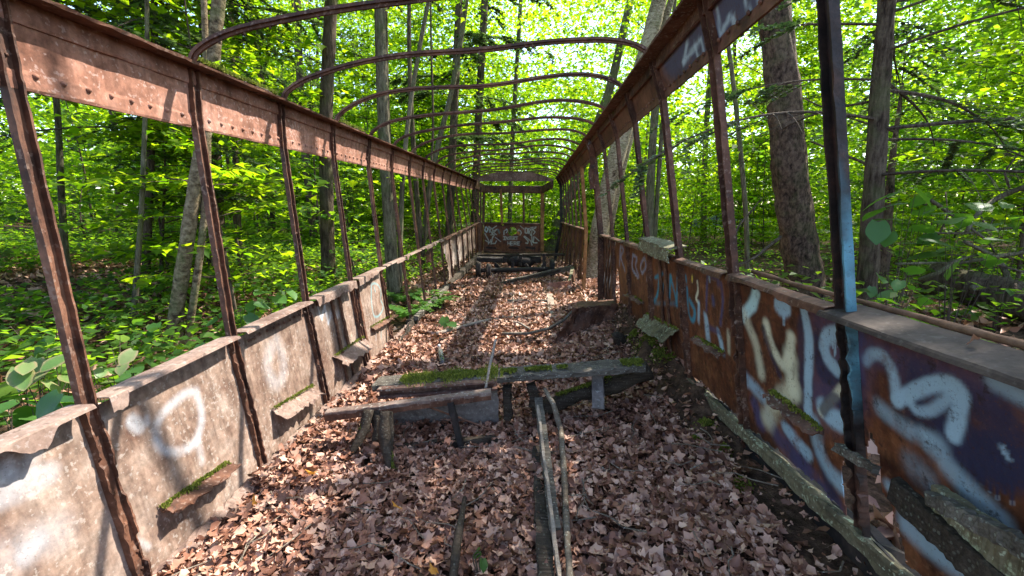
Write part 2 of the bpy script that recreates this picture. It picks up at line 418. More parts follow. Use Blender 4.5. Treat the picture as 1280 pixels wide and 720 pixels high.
# ================================================================== the trolley car
PITCH = 0.75
def YK(k): return 1.356+PITCH*(k-1)
LN = {('L', 0): (-1.366, -.002, -.004, .005), ('L', 1): (-1.482, .006, .679, .020), ('L', 2): (-1.521, -.002, 1.716, .010), ('L', 3): (-1.534, .005, 1.982, .008),
      ('R', 0): (1.13, -.03, .336, -.03), ('R', 1): (.95, -.004, 1.079, -.010), ('R', 2): (.757, .009, 2.02, -.006), ('R', 3): (.692, .006, 2.25, -.009)}
def wall(side, Y, v, off=0.0):
    Y = np.asarray(Y, float); v = np.asarray(v, float); Y, v = np.broadcast_arrays(Y, v)
    pts = []
    for i in range(4):
        a = LN[(side, i)]; pts.append((a[0]+a[1]*Y, a[2]+a[3]*Y))
    i = np.clip(np.floor(v), 0, 2).astype(int); f = v-i
    X = np.choose(i, [pts[k][0] for k in range(3)])*(1-f)+np.choose(i, [pts[k+1][0] for k in range(3)])*f
    Z = np.choose(i, [pts[k][1] for k in range(3)])*(1-f)+np.choose(i, [pts[k+1][1] for k in range(3)])*f
    ux = pts[2][0]-pts[0][0]; uz = pts[2][1]-pts[0][1]; l = np.hypot(ux, uz); ux, uz = ux/l, uz/l
    sg = -1 if side == 'L' else 1
    return np.stack([X+off*sg*uz, Y, Z-off*sg*ux], -1)
def outn(side, Y=3.0):
    d = wall(side, Y, 1, 1.0)-wall(side, Y, 1, 0.0); return d/np.linalg.norm(d)
def wallhit(side, px, py, off=0.03):
    """photo pixel -> point on that wall's panel plane"""
    A = wall(side, 0.8, 0, off); B = wall(side, 0.8, 1, off); C = wall(side, 4.5, 0.5, off)
    n = np.cross(B-A, C-A); d = ray(px, py); t = np.dot(A-CAMP, n)/np.dot(d, n)
    return CAMP+d*t
def railhit(side, px, py):
    A = wall(side, 0.8, 2, 0.02); B = wall(side, 0.8, 3, 0.02); C = wall(side, 4.5, 2.5, 0.02)
    n = np.cross(B-A, C-A); d = ray(px, py); t = np.dot(A-CAMP, n)/np.dot(d, n)
    return CAMP+d*t

# ---- spray paint: strokes surveyed from the photograph, kept as lengths on the steel (Y along the car, Z up)
class Spray:
    def __init__(s): s.st = []
    def add(s, hit, side, pts, w, col, alpha=0.9, soft=0.6, ox=0, oy=0, sc=1.0):
        P = np.array([hit(side, ox+x/sc, oy+y/sc) for x, y in pts]); alpha = alpha*(.46 if side == 'L' else 1)
        depth = np.linalg.norm(P.mean(0)-CAMP)
        if len(P) >= 3:
            t_ = np.linspace(0, len(P)-1, len(P)*5); P = np.stack([np.interp(t_, range(len(P)), P[:, i]) for i in range(3)], -1)
            for _ in range(5): P[1:-1] = (P[:-2]+P[1:-1]+P[2:])/3
        s.st.append((P[:, 1:], w/sc*depth/F_PX*1.05, col, alpha, soft))
    def __call__(s, V):
        q = V[:, 1:]; out = np.zeros((len(V), 4)); out[:, :3] = 0.5
        wob = 0.35*vnoise(V, 60, 4)+0.25*vnoise(V, 18, 8)
        for P, w, col, al, soft in s.st:
            lo = P.min(0)-w*1.5; hi = P.max(0)+w*1.5
            sel = np.where(((q > lo) & (q < hi)).all(1))[0]
            if not len(sel): continue
            d = np.full(len(sel), 9.0); qq = q[sel]
            if len(P) == 1: d = np.linalg.norm(qq-P[0], axis=1)
            for i in range(len(P)-1):
                ab = P[i+1]-P[i]; t = np.clip(((qq-P[i])@ab)/(ab@ab+1e-12), 0, 1)
                d = np.minimum(d, np.linalg.norm(qq-(P[i]+t[:, None]*ab), axis=1))
            r = w*0.5; d = d*(1+0.25*wob[sel])
            a = al*(1-sstep(r*(1-soft), r*(1+soft), d))
            A0 = out[sel, 3]; A1 = a+A0*(1-a)
            out[sel, :3] = np.where(A1[:, None] > 1e-5, (np.array(col)*a[:, None]+out[sel, :3]*(A0*(1-a))[:, None])/np.maximum(A1, 1e-5)[:, None], out[sel, :3])
            out[sel, 3] = A1
        return out
ICE = (0.30, 0.43, 0.50); NAVY = (0.02, 0.021, 0.05); CREAM = (0.62, 0.60, 0.42); TEAL = (0.03, 0.20, 0.28); WHITE = (0.66, 0.68, 0.70)
VIO = (0.055, 0.052, 0.12); YEL = (0.55, 0.40, 0.05); CYAN = (0.16, 0.42, 0.46); SLATE = (0.20, 0.22, 0.30)
sprR = Spray()
def rA(pts, w, col, a=0.9, so=0.6): sprR.add(wallhit, 'R', pts, w, col, a, so, 1040, 380, 2.117)
rA([(95, 118), (200, 160), (330, 190), (450, 240)], 60, VIO, .6, .8)
rA([(240, 240), (350, 300), (480, 320)], 120, NAVY, .8, .6)
rA([(330, 375), (400, 405), (500, 420)], 90, NAVY, .92, .35)
for x, y1 in ((358, 512), (376, 470), (392, 478), (408, 470), (430, 495), (448, 510), (466, 500), (488, 530)):
    rA([(x-6, 410), (x, y1)], 8, NAVY, .9, .3)
rA([(130, 275), (200, 332), (290, 370)], 34, ICE, .6, .8)
rA([(260, 365), (350, 470), (400, 520), (462, 578)], 40, ICE, .65, .7)
rA([(225, 430), (260, 470)], 50, ICE, .35, .9)
rA([(88, 150), (105, 130), (135, 134), (158, 160), (172, 205), (178, 255)], 24, ICE, .85, .6)
rA([(178, 256), (205, 240), (245, 220), (300, 206), (335, 214), (354, 240), (345, 290), (328, 348)], 30, ICE, .95, .4)
rA([(215, 262), (232, 286), (270, 286), (308, 258), (322, 240)], 20, ICE, .8, .6)
rA([(440, 205), (520, 250)], 34, ICE, .7, .7)
rA([(155, 485), (175, 505), (240, 535)], 26, ICE, .75, .7)
rA([(205, 590), (260, 640), (330, 685), (420, 735)], 44, ICE, .75, .7)
rA([(462, 380), (478, 410)], 10, ICE, .8, .3)
rA([(75, 60), (78, 200)], 16, VIO, .5, .8)
def rB(pts, w, col, a=0.9, so=0.75): sprR.add(wallhit, 'R', pts, w*1.35, col, a, so, 880, 340, 2.25)
rB([(340, 160), (400, 190), (395, 330), (330, 360)], 90, VIO, .6, .8)
rB([(262, 140), (268, 250), (272, 370)], 22, NAVY, .7, .6)
rB([(312, 190), (318, 270), (345, 300), (392, 275)], 30, NAVY, .85, .4)
rB([(150, 370), (168, 425)], 26, VIO, .8, .6); rB([(190, 405), (215, 470), (300, 565), (380, 650)], 34, VIO, .8, .7)
rB([(250, 470), (280, 540)], 40, VIO, .6, .8); rB([(330, 520), (372, 620)], 26, NAVY, .8, .6)
rB([(134, 60), (128, 92), (104, 124)], 22, (0.42, .6, .58), .95, .5)
rB([(108, 122), (138, 190), (160, 285)], 22, CREAM, .65, .8)
rB([(166, 148), (180, 205), (214, 268), (235, 250), (236, 185)], 22, CREAM, .85, .6)
rB([(236, 240), (246, 330)], 34, CREAM, .8, .7); rB([(160, 158), (178, 220), (208, 290)], 12, NAVY, .7, .5)
rB([(185, 415), (205, 370), (250, 330)], 36, CREAM, .7, .7)
rB([(200, 96), (215, 100)], 32, ICE, .95, .3); rB([(214, 110), (216, 146)], 7, ICE, .9, .3)
rB([(270, 108), (284, 180), (290, 280), (295, 392)], 22, ICE, .95, .4)
rB([(388, 172), (345, 172), (325, 198), (338, 245), (366, 272)], 26, ICE, .95, .4)
for x, y1 in ((355, 215), (362, 235), (372, 210)): rB([(x, 180), (x, y1)], 5, ICE, .9, .3)
rB([(340, 385), (362, 410), (405, 425)], 34, ICE, .95, .4); rB([(385, 330), (335, 395)], 16, CREAM, .8, .6)
rB([(340, 390), (365, 350), (388, 375)], 22, NAVY, .8, .4)
rB([(120, 296), (168, 350)], 24, ICE, .75, .7); rB([(238, 440), (296, 510)], 24, ICE, .9, .5)
rB([(318, 432), (328, 500), (368, 570), (412, 612)], 32, ICE, .85, .6)
def rC(pts, w, col, a=0.9, so=0.65): sprR.add(wallhit, 'R', pts, w*1.2, col, a, so, 740, 280, 4.0)
rC([(320, 252), (326, 330), (322, 378), (308, 390)], 18, TEAL); rC([(302, 268), (338, 248)], 14, TEAL)
rC([(345, 300), (352, 395)], 14, TEAL, .8); rC([(378, 262), (384, 365)], 18, TEAL); rC([(378, 262), (416, 378)], 18, TEAL); rC([(412, 262), (420, 402)], 20, TEAL)
rC([(318, 396), (420, 398)], 16, TEAL, .35, .9); rC([(455, 262), (460, 285)], 16, TEAL)
rC([(466, 322), (478, 400), (492, 470), (514, 492), (520, 430), (486, 380)], 20, TEAL, .9)
rC([(490, 266), (490, 282)], 16, YEL, .95, .4); rC([(520, 290), (530, 330), (514, 372), (532, 398)], 13, CREAM, .9)
rC([(532, 395), (536, 490)], 18, ICE, .8); rC([(566, 255), (572, 430)], 14, VIO, .9); rC([(572, 260), (620, 276)], 14, VIO, .6)
rC([(622, 270), (626, 300)], 26, VIO, .8); rC([(640, 300), (655, 400), (650, 500)], 18, VIO, .9); rC([(600, 372), (604, 396)], 24, VIO, .9)
rC([(568, 465), (582, 575)], 34, ICE, .9); rC([(636, 540), (660, 640)], 30, ICE, .9); rC([(590, 520), (640, 540)], 20, VIO, .7)
rC([(684, 300), (690, 345)], 26, VIO, .8); rC([(686, 540), (690, 640)], 22, CREAM, .5, .8); rC([(575, 258), (580, 285)], 12, ICE, .6)
rC([(186, 152), (190, 225), (222, 268)], 12, SLATE, .9); rC([(188, 155), (212, 172), (200, 205), (226, 262)], 12, SLATE, .8)
rC([(240, 170), (226, 210), (240, 255), (256, 215), (243, 172)], 11, SLATE, .9); rC([(262, 168), (266, 280)], 12, SLATE, .85)
rC([(205, 365), (200, 400), (214, 430), (208, 465)], 9, CREAM, .8); rC([(118, 112), (128, 205)], 12, SLATE, .9); rC([(118, 112), (138, 128), (122, 162), (156, 235)], 11, SLATE, .9)
for x in (62, 76, 90): rC([(x, 85), (x+6, 220), (x+14, 380)], 9, WHITE, .75, .6)
rC([(40, 155), (46, 235)], 14, WHITE, .5, .8)
sprL = Spray()
def lA(pts, w, col, a=0.75, so=0.7): sprL.add(wallhit, 'L', pts, w, col, a, so, 0, 480, 3.0)
LW = (0.56, 0.60, 0.64)
lA([(-40, 440), (90, 385), (165, 335)], 50, LW, .6); lA([(110, 270), (95, 330), (40, 350)], 40, LW, .5); lA([(-20, 350), (15, 320)], 40, LW, .7)
lA([(-30, 680), (50, 630), (110, 590), (200, 560)], 80, LW, .42, .9); lA([(90, 640), (130, 590)], 40, LW, .5, .9)
lA([(735, 30), (768, 110), (745, 215), (690, 250), (640, 258), (590, 240), (572, 180), (600, 110), (660, 60), (700, 30), (735, 30)], 24, LW, .78, .85)
lA([(490, 140), (515, 160)], 40, LW, .8, .4); lA([(545, 125), (550, 150)], 16, LW, .6); lA([(515, 590), (560, 612)], 16, LW, .6)
lA([(745, 215), (760, 290)], 22, LW, .5, .9)
def lB(pts, w, col, a=0.75, so=0.7): sprL.add(wallhit, 'L', pts, w, col, a, so, 330, 330, 3.79)
lB([(60, 360), (90, 420), (100, 520), (70, 580), (30, 540), (10, 470), (40, 390)], 50, LW, .45, .9)
for a_, b_ in (((250, 205), (268, 262)), ((268, 262), (284, 200)), ((284, 200), (300, 282)), ((300, 282), (318, 215)), ((318, 215), (345, 255))): lB([a_, b_], 12, LW, .85, .6)
lB([(255, 240), (360, 235)], 26, LW, .4, .9)
lB([(498, 98), (500, 185), (518, 262), (552, 236), (566, 196), (545, 172), (552, 130), (530, 96), (512, 90), (498, 98)], 10, CYAN, .95, .4)
lB([(512, 110), (518, 130)], 9, CYAN, .9); lB([(528, 300), (532, 360)], 10, LW, .6); lB([(556, 300), (560, 350)], 8, CYAN, .6)
def lC(pts, w, col, a=0.8, so=0.6): sprL.add(wallhit, 'L', pts, w, col, a, so, 540, 270, 7.11)
for i in range(9):
    x = 175+i*11; lC([(x, 235+14*(i % 3)), (x+8, 330), (x-4, 400), (x+14, 480-10*(i % 2))], 13, (.6, .62, .58), .85)
lC([(105, 250), (112, 330), (118, 450)], 22, WHITE, .7); lC([(285, 200), (290, 290)], 16, CYAN, .5)
sprRail = Spray()
def rR(pts, w, col, a=0.8, so=0.6): sprRail.add(railhit, 'R', pts, w, col, a, so, 854, 0, 3.0)
rR([(-60, 190), (30, 120), (150, 40), (330, -60)], 190, (0.07, 0.075, 0.12), .85, .5)
for a_, b_ in (((10, 160), (-5, 235)), ((35, 170), (55, 240)), ((-5, 235), (55, 150)), ((118, 40), (130, 130)), ((130, 130), (165, 60)), ((165, 60), (190, 110)), ((225, 0), (245, 60)), ((180, 60), (188, 88)), ((60, 150), (70, 215)), ((270, -30), (285, 40))):
    rR([a_, b_], 14, (.42, .52, .56), .75)

M_OCHRE0 = rust('brown_wood_lip', (0.06, 0.03, 0.018), (0.17, 0.09, 0.05), (0.27, 0.16, 0.1), None, 0)
PAN = {}
def nest(o, part):
    o.parent = part; o.matrix_parent_inverse = Matrix.Identity(4); return o
car = thing('trolley_car', 'long rusted roofless trolley car shell with bare hoops and graffiti-covered sides', 'trolley car', (0, 6, 0))

def panel(side, k, res, mat, spr, holes=(), rag=0.02, off=0.032, v1=0.985, v0=0.0, name='wall_panel', bulge=0.012):
    y0, y1 = YK(k)+0.02, YK(k+1)-0.004
    L = 0.75
    ny = max(6, int((y1-y0)/res)); nv = max(6, int(0.72/res))
    Yg, Vg = np.meshgrid(np.linspace(y0, y1, ny+1), np.linspace(v0, v1, nv+1), indexing='ij')
    P = wall(side, Yg, Vg, off)
    n = outn(side)
    edge = sstep(0, 0.12, (Yg-y0))*sstep(0, 0.12, (y1-Yg))
    d = bulge*fbm(P, 2.2, 30+k)*edge+0.0022*fbm(P, 12.0, 50+k)
    P = P+n*d[..., None]
    th_ = .004 if k < 5 else 0
    cy = (Yg[:-1, :-1]+Yg[1:, 1:])/2; cv = (Vg[:-1, :-1]+Vg[1:, 1:])/2
    C = P[:-1, :-1]
    rn = fbm(C, 14.0, 70+k)*0.5+fbm(C, 45.0, 71)*0.25
    keep = cv > v0+rag*(1+1.6*rn)
    for (hy, hv, ry, rv) in holes:
        keep &= ((cy-hy)/ry)**2+((cv-hv)/rv)**2 > 1+0.7*rn
    if side == 'L': P = P[::-1]; keep = keep[::-1]
    m = MB(); m.grid(P, th_, keep)
    PAN[(side, k)] = m.build(name, mat, car, False, spr); return PAN[(side, k)]
for k in (-1, 0, 1, 2, 3, 4):
    panel('L', k, 0.0085 if k > 0 else 0.009, M_LPANEL, sprL, [(YK(5)-0.02, 0.0, .06, .35)] if k == 4 else [])
for k in range(9, 15):
    panel('L', k, 0.02, M_LPANEL, sprL, [(YK(9)+.2, .2, .3, .5)] if k == 9 else [(YK(k)+.5, 0.0, .3, .3)])
RH = {0: [(YK(1)-0.02, 0.05, .13, .26), (YK(1)-0.05, 0.3, .03, .2)], 1: [(YK(1)+0.06, 0.16, .028, .16)], 5: [(YK(6)-.13, .35, .10, .26)], 6: [(YK(6)+.05, 0.2, .04, .3)]}
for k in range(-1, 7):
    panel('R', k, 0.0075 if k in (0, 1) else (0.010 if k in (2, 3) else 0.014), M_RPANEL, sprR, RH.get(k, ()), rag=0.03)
for k in range(9, 16):
    panel('R', k, 0.025, M_RPANEL, sprR, [(YK(k)+.38, .3, .16, .5)] if k % 2 else [(YK(k)+.3, .1, .2, .4)])

# ---- posts
def ch_section(w, d, t=0.007):
    a = w/2
    return [(-a, 0), (a, 0), (a, d), (a-t, d), (a-t, t), (-a+t, t), (-a+t, d), (-a, d)]
def post(side, k, w, d, mat, v0=-0.06, v1=2.97, painted=None, y=None, rag=0.010, name='wall_post', lean=0.0):
    y = YK(k) if y is None else y
    vs = np.concatenate([np.linspace(v0, 1.0, 64), np.linspace(1.0, v1, 50)[1:]])
    P = wall(side, np.full_like(vs, y), vs, 0.028)
    P[:, 1] += lean*(vs-1)+0.006*vnoise(P, 1.2, 40+k)
    inn = -outn(side)
    sec = ch_section(w, d)
    amp = np.zeros((len(vs), 8)); low = np.where(vs < 0.99, rag, 0.0014)
    amp[:, [2, 3, 6, 7]] = low[:, None]; amp[:, [0, 1, 4, 5]] = 0.0006
    m = MB()
    n, s_ = len(P), len(sec)
    sa = np.array(sec); V = P[:, None, :]+sa[None, :, 0, None]*np.array([0, 1, 0])+sa[None, :, 1, None]*inn
    J = np.stack([fbm(V*1.0+17*c_, 34.0, 5*c_+k, 3) for c_ in range(3)], -1)*1.5
    notch = (vnoise(V+3.3, 16.0, k+9) > .42)*.012; V[:, [2, 3, 6, 7]] -= (notch[:, [2, 3, 6, 7], None]*inn)*np.where(vs < .99, 1, .15)[:, None, None]
    V = V+J*amp[..., None]
    F = []
    sg = 1 if side == 'L' else -1
    for i in range(n-1):
        for j in range(s_):
            q = (i*s_+j, i*s_+(j+1) % s_, (i+1)*s_+(j+1) % s_, (i+1)*s_+j); F.append(q if sg > 0 else q[::-1])
    F.append(tuple(range(s_))); F.append(tuple((n-1)*s_+j for j in range(s_)))
    m.add(V.reshape(-1, 3), F)
    # bolts and rust scabs on the web
    for v in rng.uniform(0.05, 2.6, 10 if k < 6 else 2):
        c = wall(side, y, v, 0.02)+np.array([0, rng.uniform(-w*.3, w*.3), 0])
        m.dome(c, rng.uniform(.006, .011), 0, inn)
    return m.build(name, mat, car, False, painted)
for k in range(-1, 16):
    post('L', k, 0.050, 0.026, M_POST, v0=0.0 if k in (6, 7, 8, 9) else -0.06, rag=0.0032 if k < 6 else 0.002, lean=[0, .0, .012, .0, -.01, .02, .01][k % 7])
def pA(V):
    o = np.zeros((len(V), 4)); o[:, :3] = (0.12, 0.32, 0.40)
    z = V[:, 2]-.08; n = vnoise(V, 22, 3)*.5+vnoise(V, 60, 5)*.3; st = vnoise(V*np.array([60, 60, 3]), 1, 6)
    o[:, 3] = (1-sstep(-.006, .012, V[:, 1]-YK(1)+.012*n))*np.clip(sstep(.6, .8, z)*(1-sstep(1.12, 1.5, z+.3*n))*(0.5+0.9*n+0.7*st), 0, 1)*.85
    return o
for k in list(range(-1, 8))+list(range(10, 16)):
    if k <= 1: post('R', k, 0.056, 0.028, M_CHAR, painted=pA if k == 1 else (lambda V: np.zeros((len(V), 4))), rag=0.005)
    elif k == 7: post('R', k, 0.12, 0.06, M_POST, v0=-.1, rag=.003, name='door_post')
    else: post('R', k, 0.064 if k < 5 else 0.056, 0.03, M_POST, rag=0.004, lean=[.01, 0, -.01][k % 3])
M_OCHRE = rust('ochre_rust', (0.12, 0.045, 0.02), (0.24, 0.11, 0.04), (0.34, 0.19, 0.07), None, 0)
post('R', 9, 0.10, 0.05, M_OCHRE, v0=-.15, v1=2.1, rag=.003, name='door_post')
post('L', 16, 0.13, 0.06, M_POST, v0=0, rag=.003, name='bulkhead_post'); post('R', 16, 0.16, 0.07, M_BLACK, v0=-.3, rag=.003, name='bulkhead_post')

# ---- letterboard rails with flange and rivets
YEND = 12.65
def letterboard(side, mat, spr):
    res = 0.03
    Yg, Vg = np.meshgrid(np.concatenate([np.arange(-0.9, 4.5, 0.02), np.arange(4.5, YEND, 0.15)]), np.linspace(2.0, 2.99, 16), indexing='ij')
    P = wall(side, Yg, Vg, 0.034)+outn(side)*(0.004*fbm(wall(side, Yg, Vg, 0), 3.0, 12))[..., None]
    if side == 'L': P = P[::-1]
    m = MB(); m.grid(P, 0.006); o = m.build('letterboard', mat, car, False, spr)
    n = -outn(side)
    ys = np.concatenate([np.arange(-0.9, 4.5, 0.05), np.arange(4.5, YEND+.1, .2)])
    for nm, va, h, d, o_ in (('lower_strip', 2.10, 0.062, 0.010, 0.026), ('upper_strip', 2.86, 0.07, 0.012, 0.026)):
        s = MB(); pth = wall(side, ys, va, o_)
        s.sweep(pth, [(-d/2, -h/2), (d/2, -h/2), (d/2+.003, -h/2+.01), (d/2, h/2-.012), (d/2-.002, h/2), (-d/2, h/2)], (0, 0, 1), 0.0008)
        q = s.build(nm, mat, car, False, (lambda V: np.zeros((len(V), 4)))); nest(q, o)
    s = MB()
    for y in np.arange(-0.8, YEND, 0.086):
        if min(abs(y-YK(k)) for k in range(-2, 18)) > 0.035:
            s.dome(wall(side, y, 2.17, 0.020), 0.0105, 0, n)
    nest(stuff(s.build('rivet_row', mat, car, True, (lambda V: np.zeros((len(V), 4))))), o)
    s = MB(); pth = wall(side, ys, 3.0, 0.03); sg = 1 if side == 'L' else -1
    sec = [(-.02*sg, 0), (.085*sg, -.004), (.088*sg, .006), (-.02*sg, .010)]
    s.sweep(pth, sec[::sg], (0, 0, 1), 0.0012)
    s.build('top_flange', M_POST if side == 'L' else M_BEAM, car, False)
    s = MB(); pth = wall(side, ys, 2.95, 0.028)
    s.sweep(pth, [(-.004, -.05), (.004, -.05), (.004, .03), (-.004, .03)], (0, 0, 1), 0.001); 
    s.build('flange_web', M_POST, car, False)
letterboard('L', M_LRAIL, lambda V: np.zeros((len(V), 4)))
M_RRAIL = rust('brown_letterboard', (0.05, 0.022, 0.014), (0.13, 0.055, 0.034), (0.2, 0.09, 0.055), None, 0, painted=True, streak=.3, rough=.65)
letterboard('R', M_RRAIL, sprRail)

# ---- sill caps, bay by bay
def sillcap(side, k, wid, lip, mat, rag=0.5, inset=0.04, drop=0.02, name='sill_cap', y0=None, y1=None):
    y0 = YK(k)+.03 if y0 is None else y0; y1 = YK(k+1)-.025 if y1 is None else y1
    ys = np.linspace(y0, y1, 90 if k < 4 else 36); n = outn(side)
    base = wall(side, ys, 1.0, 0)
    ln = .012+lip*sstep(.0, .12, fbm(base, 2.2, 90+k)*rag)*np.clip(.75+.3*fbm(base, 9, 91)+.12*fbm(base, 45, 92), .1, 1.5)
    rows = []
    prof = [(wid, -.018), (wid, 0.0), (wid*.97, .002), (wid*.4, 0.002), (-inset*.6, 0.001), (-inset*.97, 0.0), (-inset, -.002)]
    for o, h in prof: rows.append(base+n*o+np.array([0, 0, 1])*(h+drop))
    for f in (0.3, 0.6, 1.0): rows.append(base-n*(inset+.006*f)-np.array([0, 0, 1])*(ln*f)[:, None]+np.array([0, 0, drop]))
    P = np.stack(rows, 1); P += (0.004*fbm(P, 2, 95+k)+.0007*fbm(P, 30, 96))[..., None]*np.array([.3, .3, 1])
    if side == 'R': P = P[::-1]
    m = MB(); m.grid(P, 0.0028); return m.build(name, mat, car, False)
for k in range(-1, 5): sillcap('L', k, 0.05, 0.075 if k in (0, 1) else 0.05, M_CAP, 1.0)
for k in range(5, 16): sillcap('L', k, 0.022, 0.03, M_CAP if k < 9 else M_POST, .8, inset=.03)
sillcap('R', -1, 0.085, 0.012, M_NSILL, .1, drop=-.012); sillcap('R', 0, 0.085, 0.010, M_NSILL, .1, drop=-.012, y1=YK(1)+.04)
for k in range(1, 7): sillcap('R', k, 0.02, 0.014, M_POST, .8, inset=.028, drop=0)
for k in range(9, 16): sillcap('R', k, 0.02, 0.014, M_POST, .8, inset=.028, drop=0)
# rolled wooden lip outside the near right sill, rivets along the next bay
m = MB(); ys = np.linspace(-.15, YK(2), 40); p = wall('R', ys, 1.0, 0.10); p[:, 2] += -.006+.006*vnoise(p, 4, 2)
m.tube(p, .009+.003*vnoise(p, 9, 3), 7, .001); m.build('sill_moulding', M_OCHRE0, car, True)
s = MB()
for y in np.arange(YK(1)+.08, YK(7), 0.055): s.dome(wall('R', y, .955, 0.022)+rng.normal(0, .003, 3), .011, 0, -outn('R'))
for y in np.arange(YK(2)+.05, YK(4), 0.06): s.dome(wall('L', y, .94, 0.02)+rng.normal(0, .003, 3), .011, 0, -outn('L'))
stuff(s.build('sill_rivet_row', M_POST, car, True))
# loose plate lying over the sill between the third and fourth right posts
def plate(pts, thick, mat, name, parent, nx=14, ny=8, jit=0.004, rag=0.0, seed=0):
    """pts: four corners a,b,c,d -> warped ragged sheet"""
    a, b, c, d = [np.asarray(q, float) for q in pts]
    u, v = np.meshgrid(np.linspace(0, 1, nx+1), np.linspace(0, 1, ny+1), indexing='ij')
    P = (1-u)[..., None]*(1-v)[..., None]*a+u[..., None]*(1-v)[..., None]*b+u[..., None]*v[..., None]*c+(1-u)[..., None]*v[..., None]*d
    n = np.cross(b-a, d-a); n /= np.linalg.norm(n)
    P = P+n*(jit*fbm(P, 7, seed))[..., None]
    e = (u < .001) | (u > .999) | (v < .001) | (v > .999)
    P = P+np.where(e[..., None], rng.normal(0, 1, P.shape)*rag, 0)
    m = MB(); m.grid(P, thick); return m.build(name, mat, parent)
y3, y4 = YK(3)-.02, YK(4)+.0
plate([wall('R', y3, 1.06, -.055), wall('R', y4, 1.08, -.05), wall('R', y4, 1.09, .05), wall('R', y3, 1.07, .06)], .008, M_LICH, 'loose_plate', car, rag=.003)
plate([wall('R', y3, 1.06, -.055), wall('R', y4, 1.08, -.05), wall('R', y4, 0.99, -.062), wall('R', y3, 0.97, -.07)], .006, M_LICH, 'plate_lip', car, rag=.004)

# ---- narrow stiffeners on the panels and bent ledges
def stiff(side, y, v0, v1, w, mat, name='stiffener'):
    vs = np.linspace(v0, v1, 24); P = wall(side, np.full_like(vs, y), vs, 0.022)
    m = MB(); n = -outn(side)
    sec = [(-w/2, 0), (w/2, 0), (w/2, .012), (-w/2, .012)]
    m.sweep(P, sec, n, .0015); nest(m.build(name, mat, car), PAN[(side, int((y-YK(0))//PITCH))])
for y in (YK(3)+.36, YK(3)+.49): stiff('L', y, .05, .97, .03, M_POST)
stiff('L', YK(4)+.11, .05, .9, .035, M_POST)
for y in (YK(3)+.33, YK(3)+.47, YK(9)+.2, YK(10)+.3, YK(11)+.3, YK(12)+.3): stiff('R', y, .05, .97, .035, M_POST)
for y in (YK(6)+.12, YK(6)+.33, YK(6)+.5): stiff('R', y, .05, .95, .05, M_POST)
def moss_tufts(P, N, h=0.012, seed=0):
    """short blades standing on points P"""
    V, F = scatter(P, rng.uniform(.6, 1.4, len(P))*h, NEED_W, tilt=.5, pitch=rng.normal(1.2, .5, len(P)))
    return V, F
NEED_W = (np.array([(0, 0, 0), (-.3, .5, 0), (0, 1, 0), (.3, .5, 0)]), np.array([(0, 3, 2), (0, 2, 1)]))
def moss_strip(a, b, w, n, parent, up=(0, 0, 1), h=.012, hump=.012, dens=1.0):
    """ragged moss cushion between a and b"""
    a = np.asarray(a, float); b = np.asarray(b, float); up = np.asarray(up, float)
    d = b-a; side = np.cross(d, up); side /= np.linalg.norm(side)
    t = rng.uniform(0, 1, n); s_ = rng.normal(0, .45, n).clip(-1.3, 1.3)*w*(0.3+.9*np.abs(vnoise(np.stack([t*5+a[0]*7, t*0, t*0], -1), 1, 6))) 
    P = a+t[:, None]*d+side*s_[:, None]+up*(hump*np.exp(-(s_/w*2)**2))[:, None]*rng.uniform(.2, 1, n)[:, None]
    V, F = moss_tufts(P, n, h)
    o = mesh_np('moss', V, F, L_MOSS); stuff(o)
    return put(o, parent)
def ledge(side, pa, pb, dep, mat, mossy=True, tilt=.35, n=900):
    A = wallhit(side, *pa); B = wallhit(side, *pb); nn = -outn(side)
    dn = np.array([0, 0, -1.0])
    p = plate([A+nn*-.0, B, B+nn*dep+dn*dep*tilt, A+nn*dep+dn*dep*tilt], .006, mat, 'bent_ledge', car, rag=.006, jit=.012); kk = int(((A+B)[1]/2-YK(0))//PITCH); nest(p, PAN[(side, kk)])
    if mossy:
        q = moss_strip(A+nn*dep*.2, B+nn*dep*.2, .022, n, car, h=.012); nest(q, PAN[(side, kk)])
    return p
ledge('L', (197, 637), (282, 580), .075, M_POST); ledge('L', (340, 512), (388, 483), .09, M_CAP, True, .7, 500)
ledge('L', (416, 446), (451, 422), .11, M_CAP, True, .8, 500); ledge('L', (462, 410), (487, 396), .05, M_POST, True, .5, 300)
ledge('R', (966, 490), (1034, 540), .05, M_BEAM, True, .3, 700); ledge('R', (872, 422), (908, 442), .05, M_BEAM, True, .3, 500)
ledge('R', (812, 392), (850, 412), .12, M_LICH, True, .7, 800); ledge('R', (786, 366), (806, 378), .05, M_BEAM, True, .3, 300)
# left base: ragged remains of the floor angle ; right base: lichen-crusted side sill
m = MB(); ys = np.arange(-.9, 5, .04); p = wall('L', ys, 0.03, -.012); p[:, 2] += .01
m.sweep(p, [(-.03, -.05), (.02, -.05), (.024, -.02), (-.01, .0), (-.03, .0)], (0, 0, 1), .005); m.build('floor_angle', M_CAP, car)
m = MB(); ys = np.arange(5, 12.6, .1); p = wall('L', ys, 0.0, .0)
m.bar(p[0], p[-1], .12, .12, seg=50, jit=.006); m.build('floor_angle', M_DWOOD, car)
m = MB(); ys = np.arange(-.9, 5.9, .04); p = wall('R', ys, 0.0, .01)
m.sweep(p, [(-.012, -.05), (.02, -.05), (.02, .012), (-.012, .016), (-.02, .006)], (0, 0, 1), .003); m.build('side_sill', M_LICH, car)
m = MB(); p = wall('R', ys, -.12, .03)
m.bar(p[0], p[-1], .05, .20, seg=90, jit=.007); m.build('side_sill', M_BLACK, car)

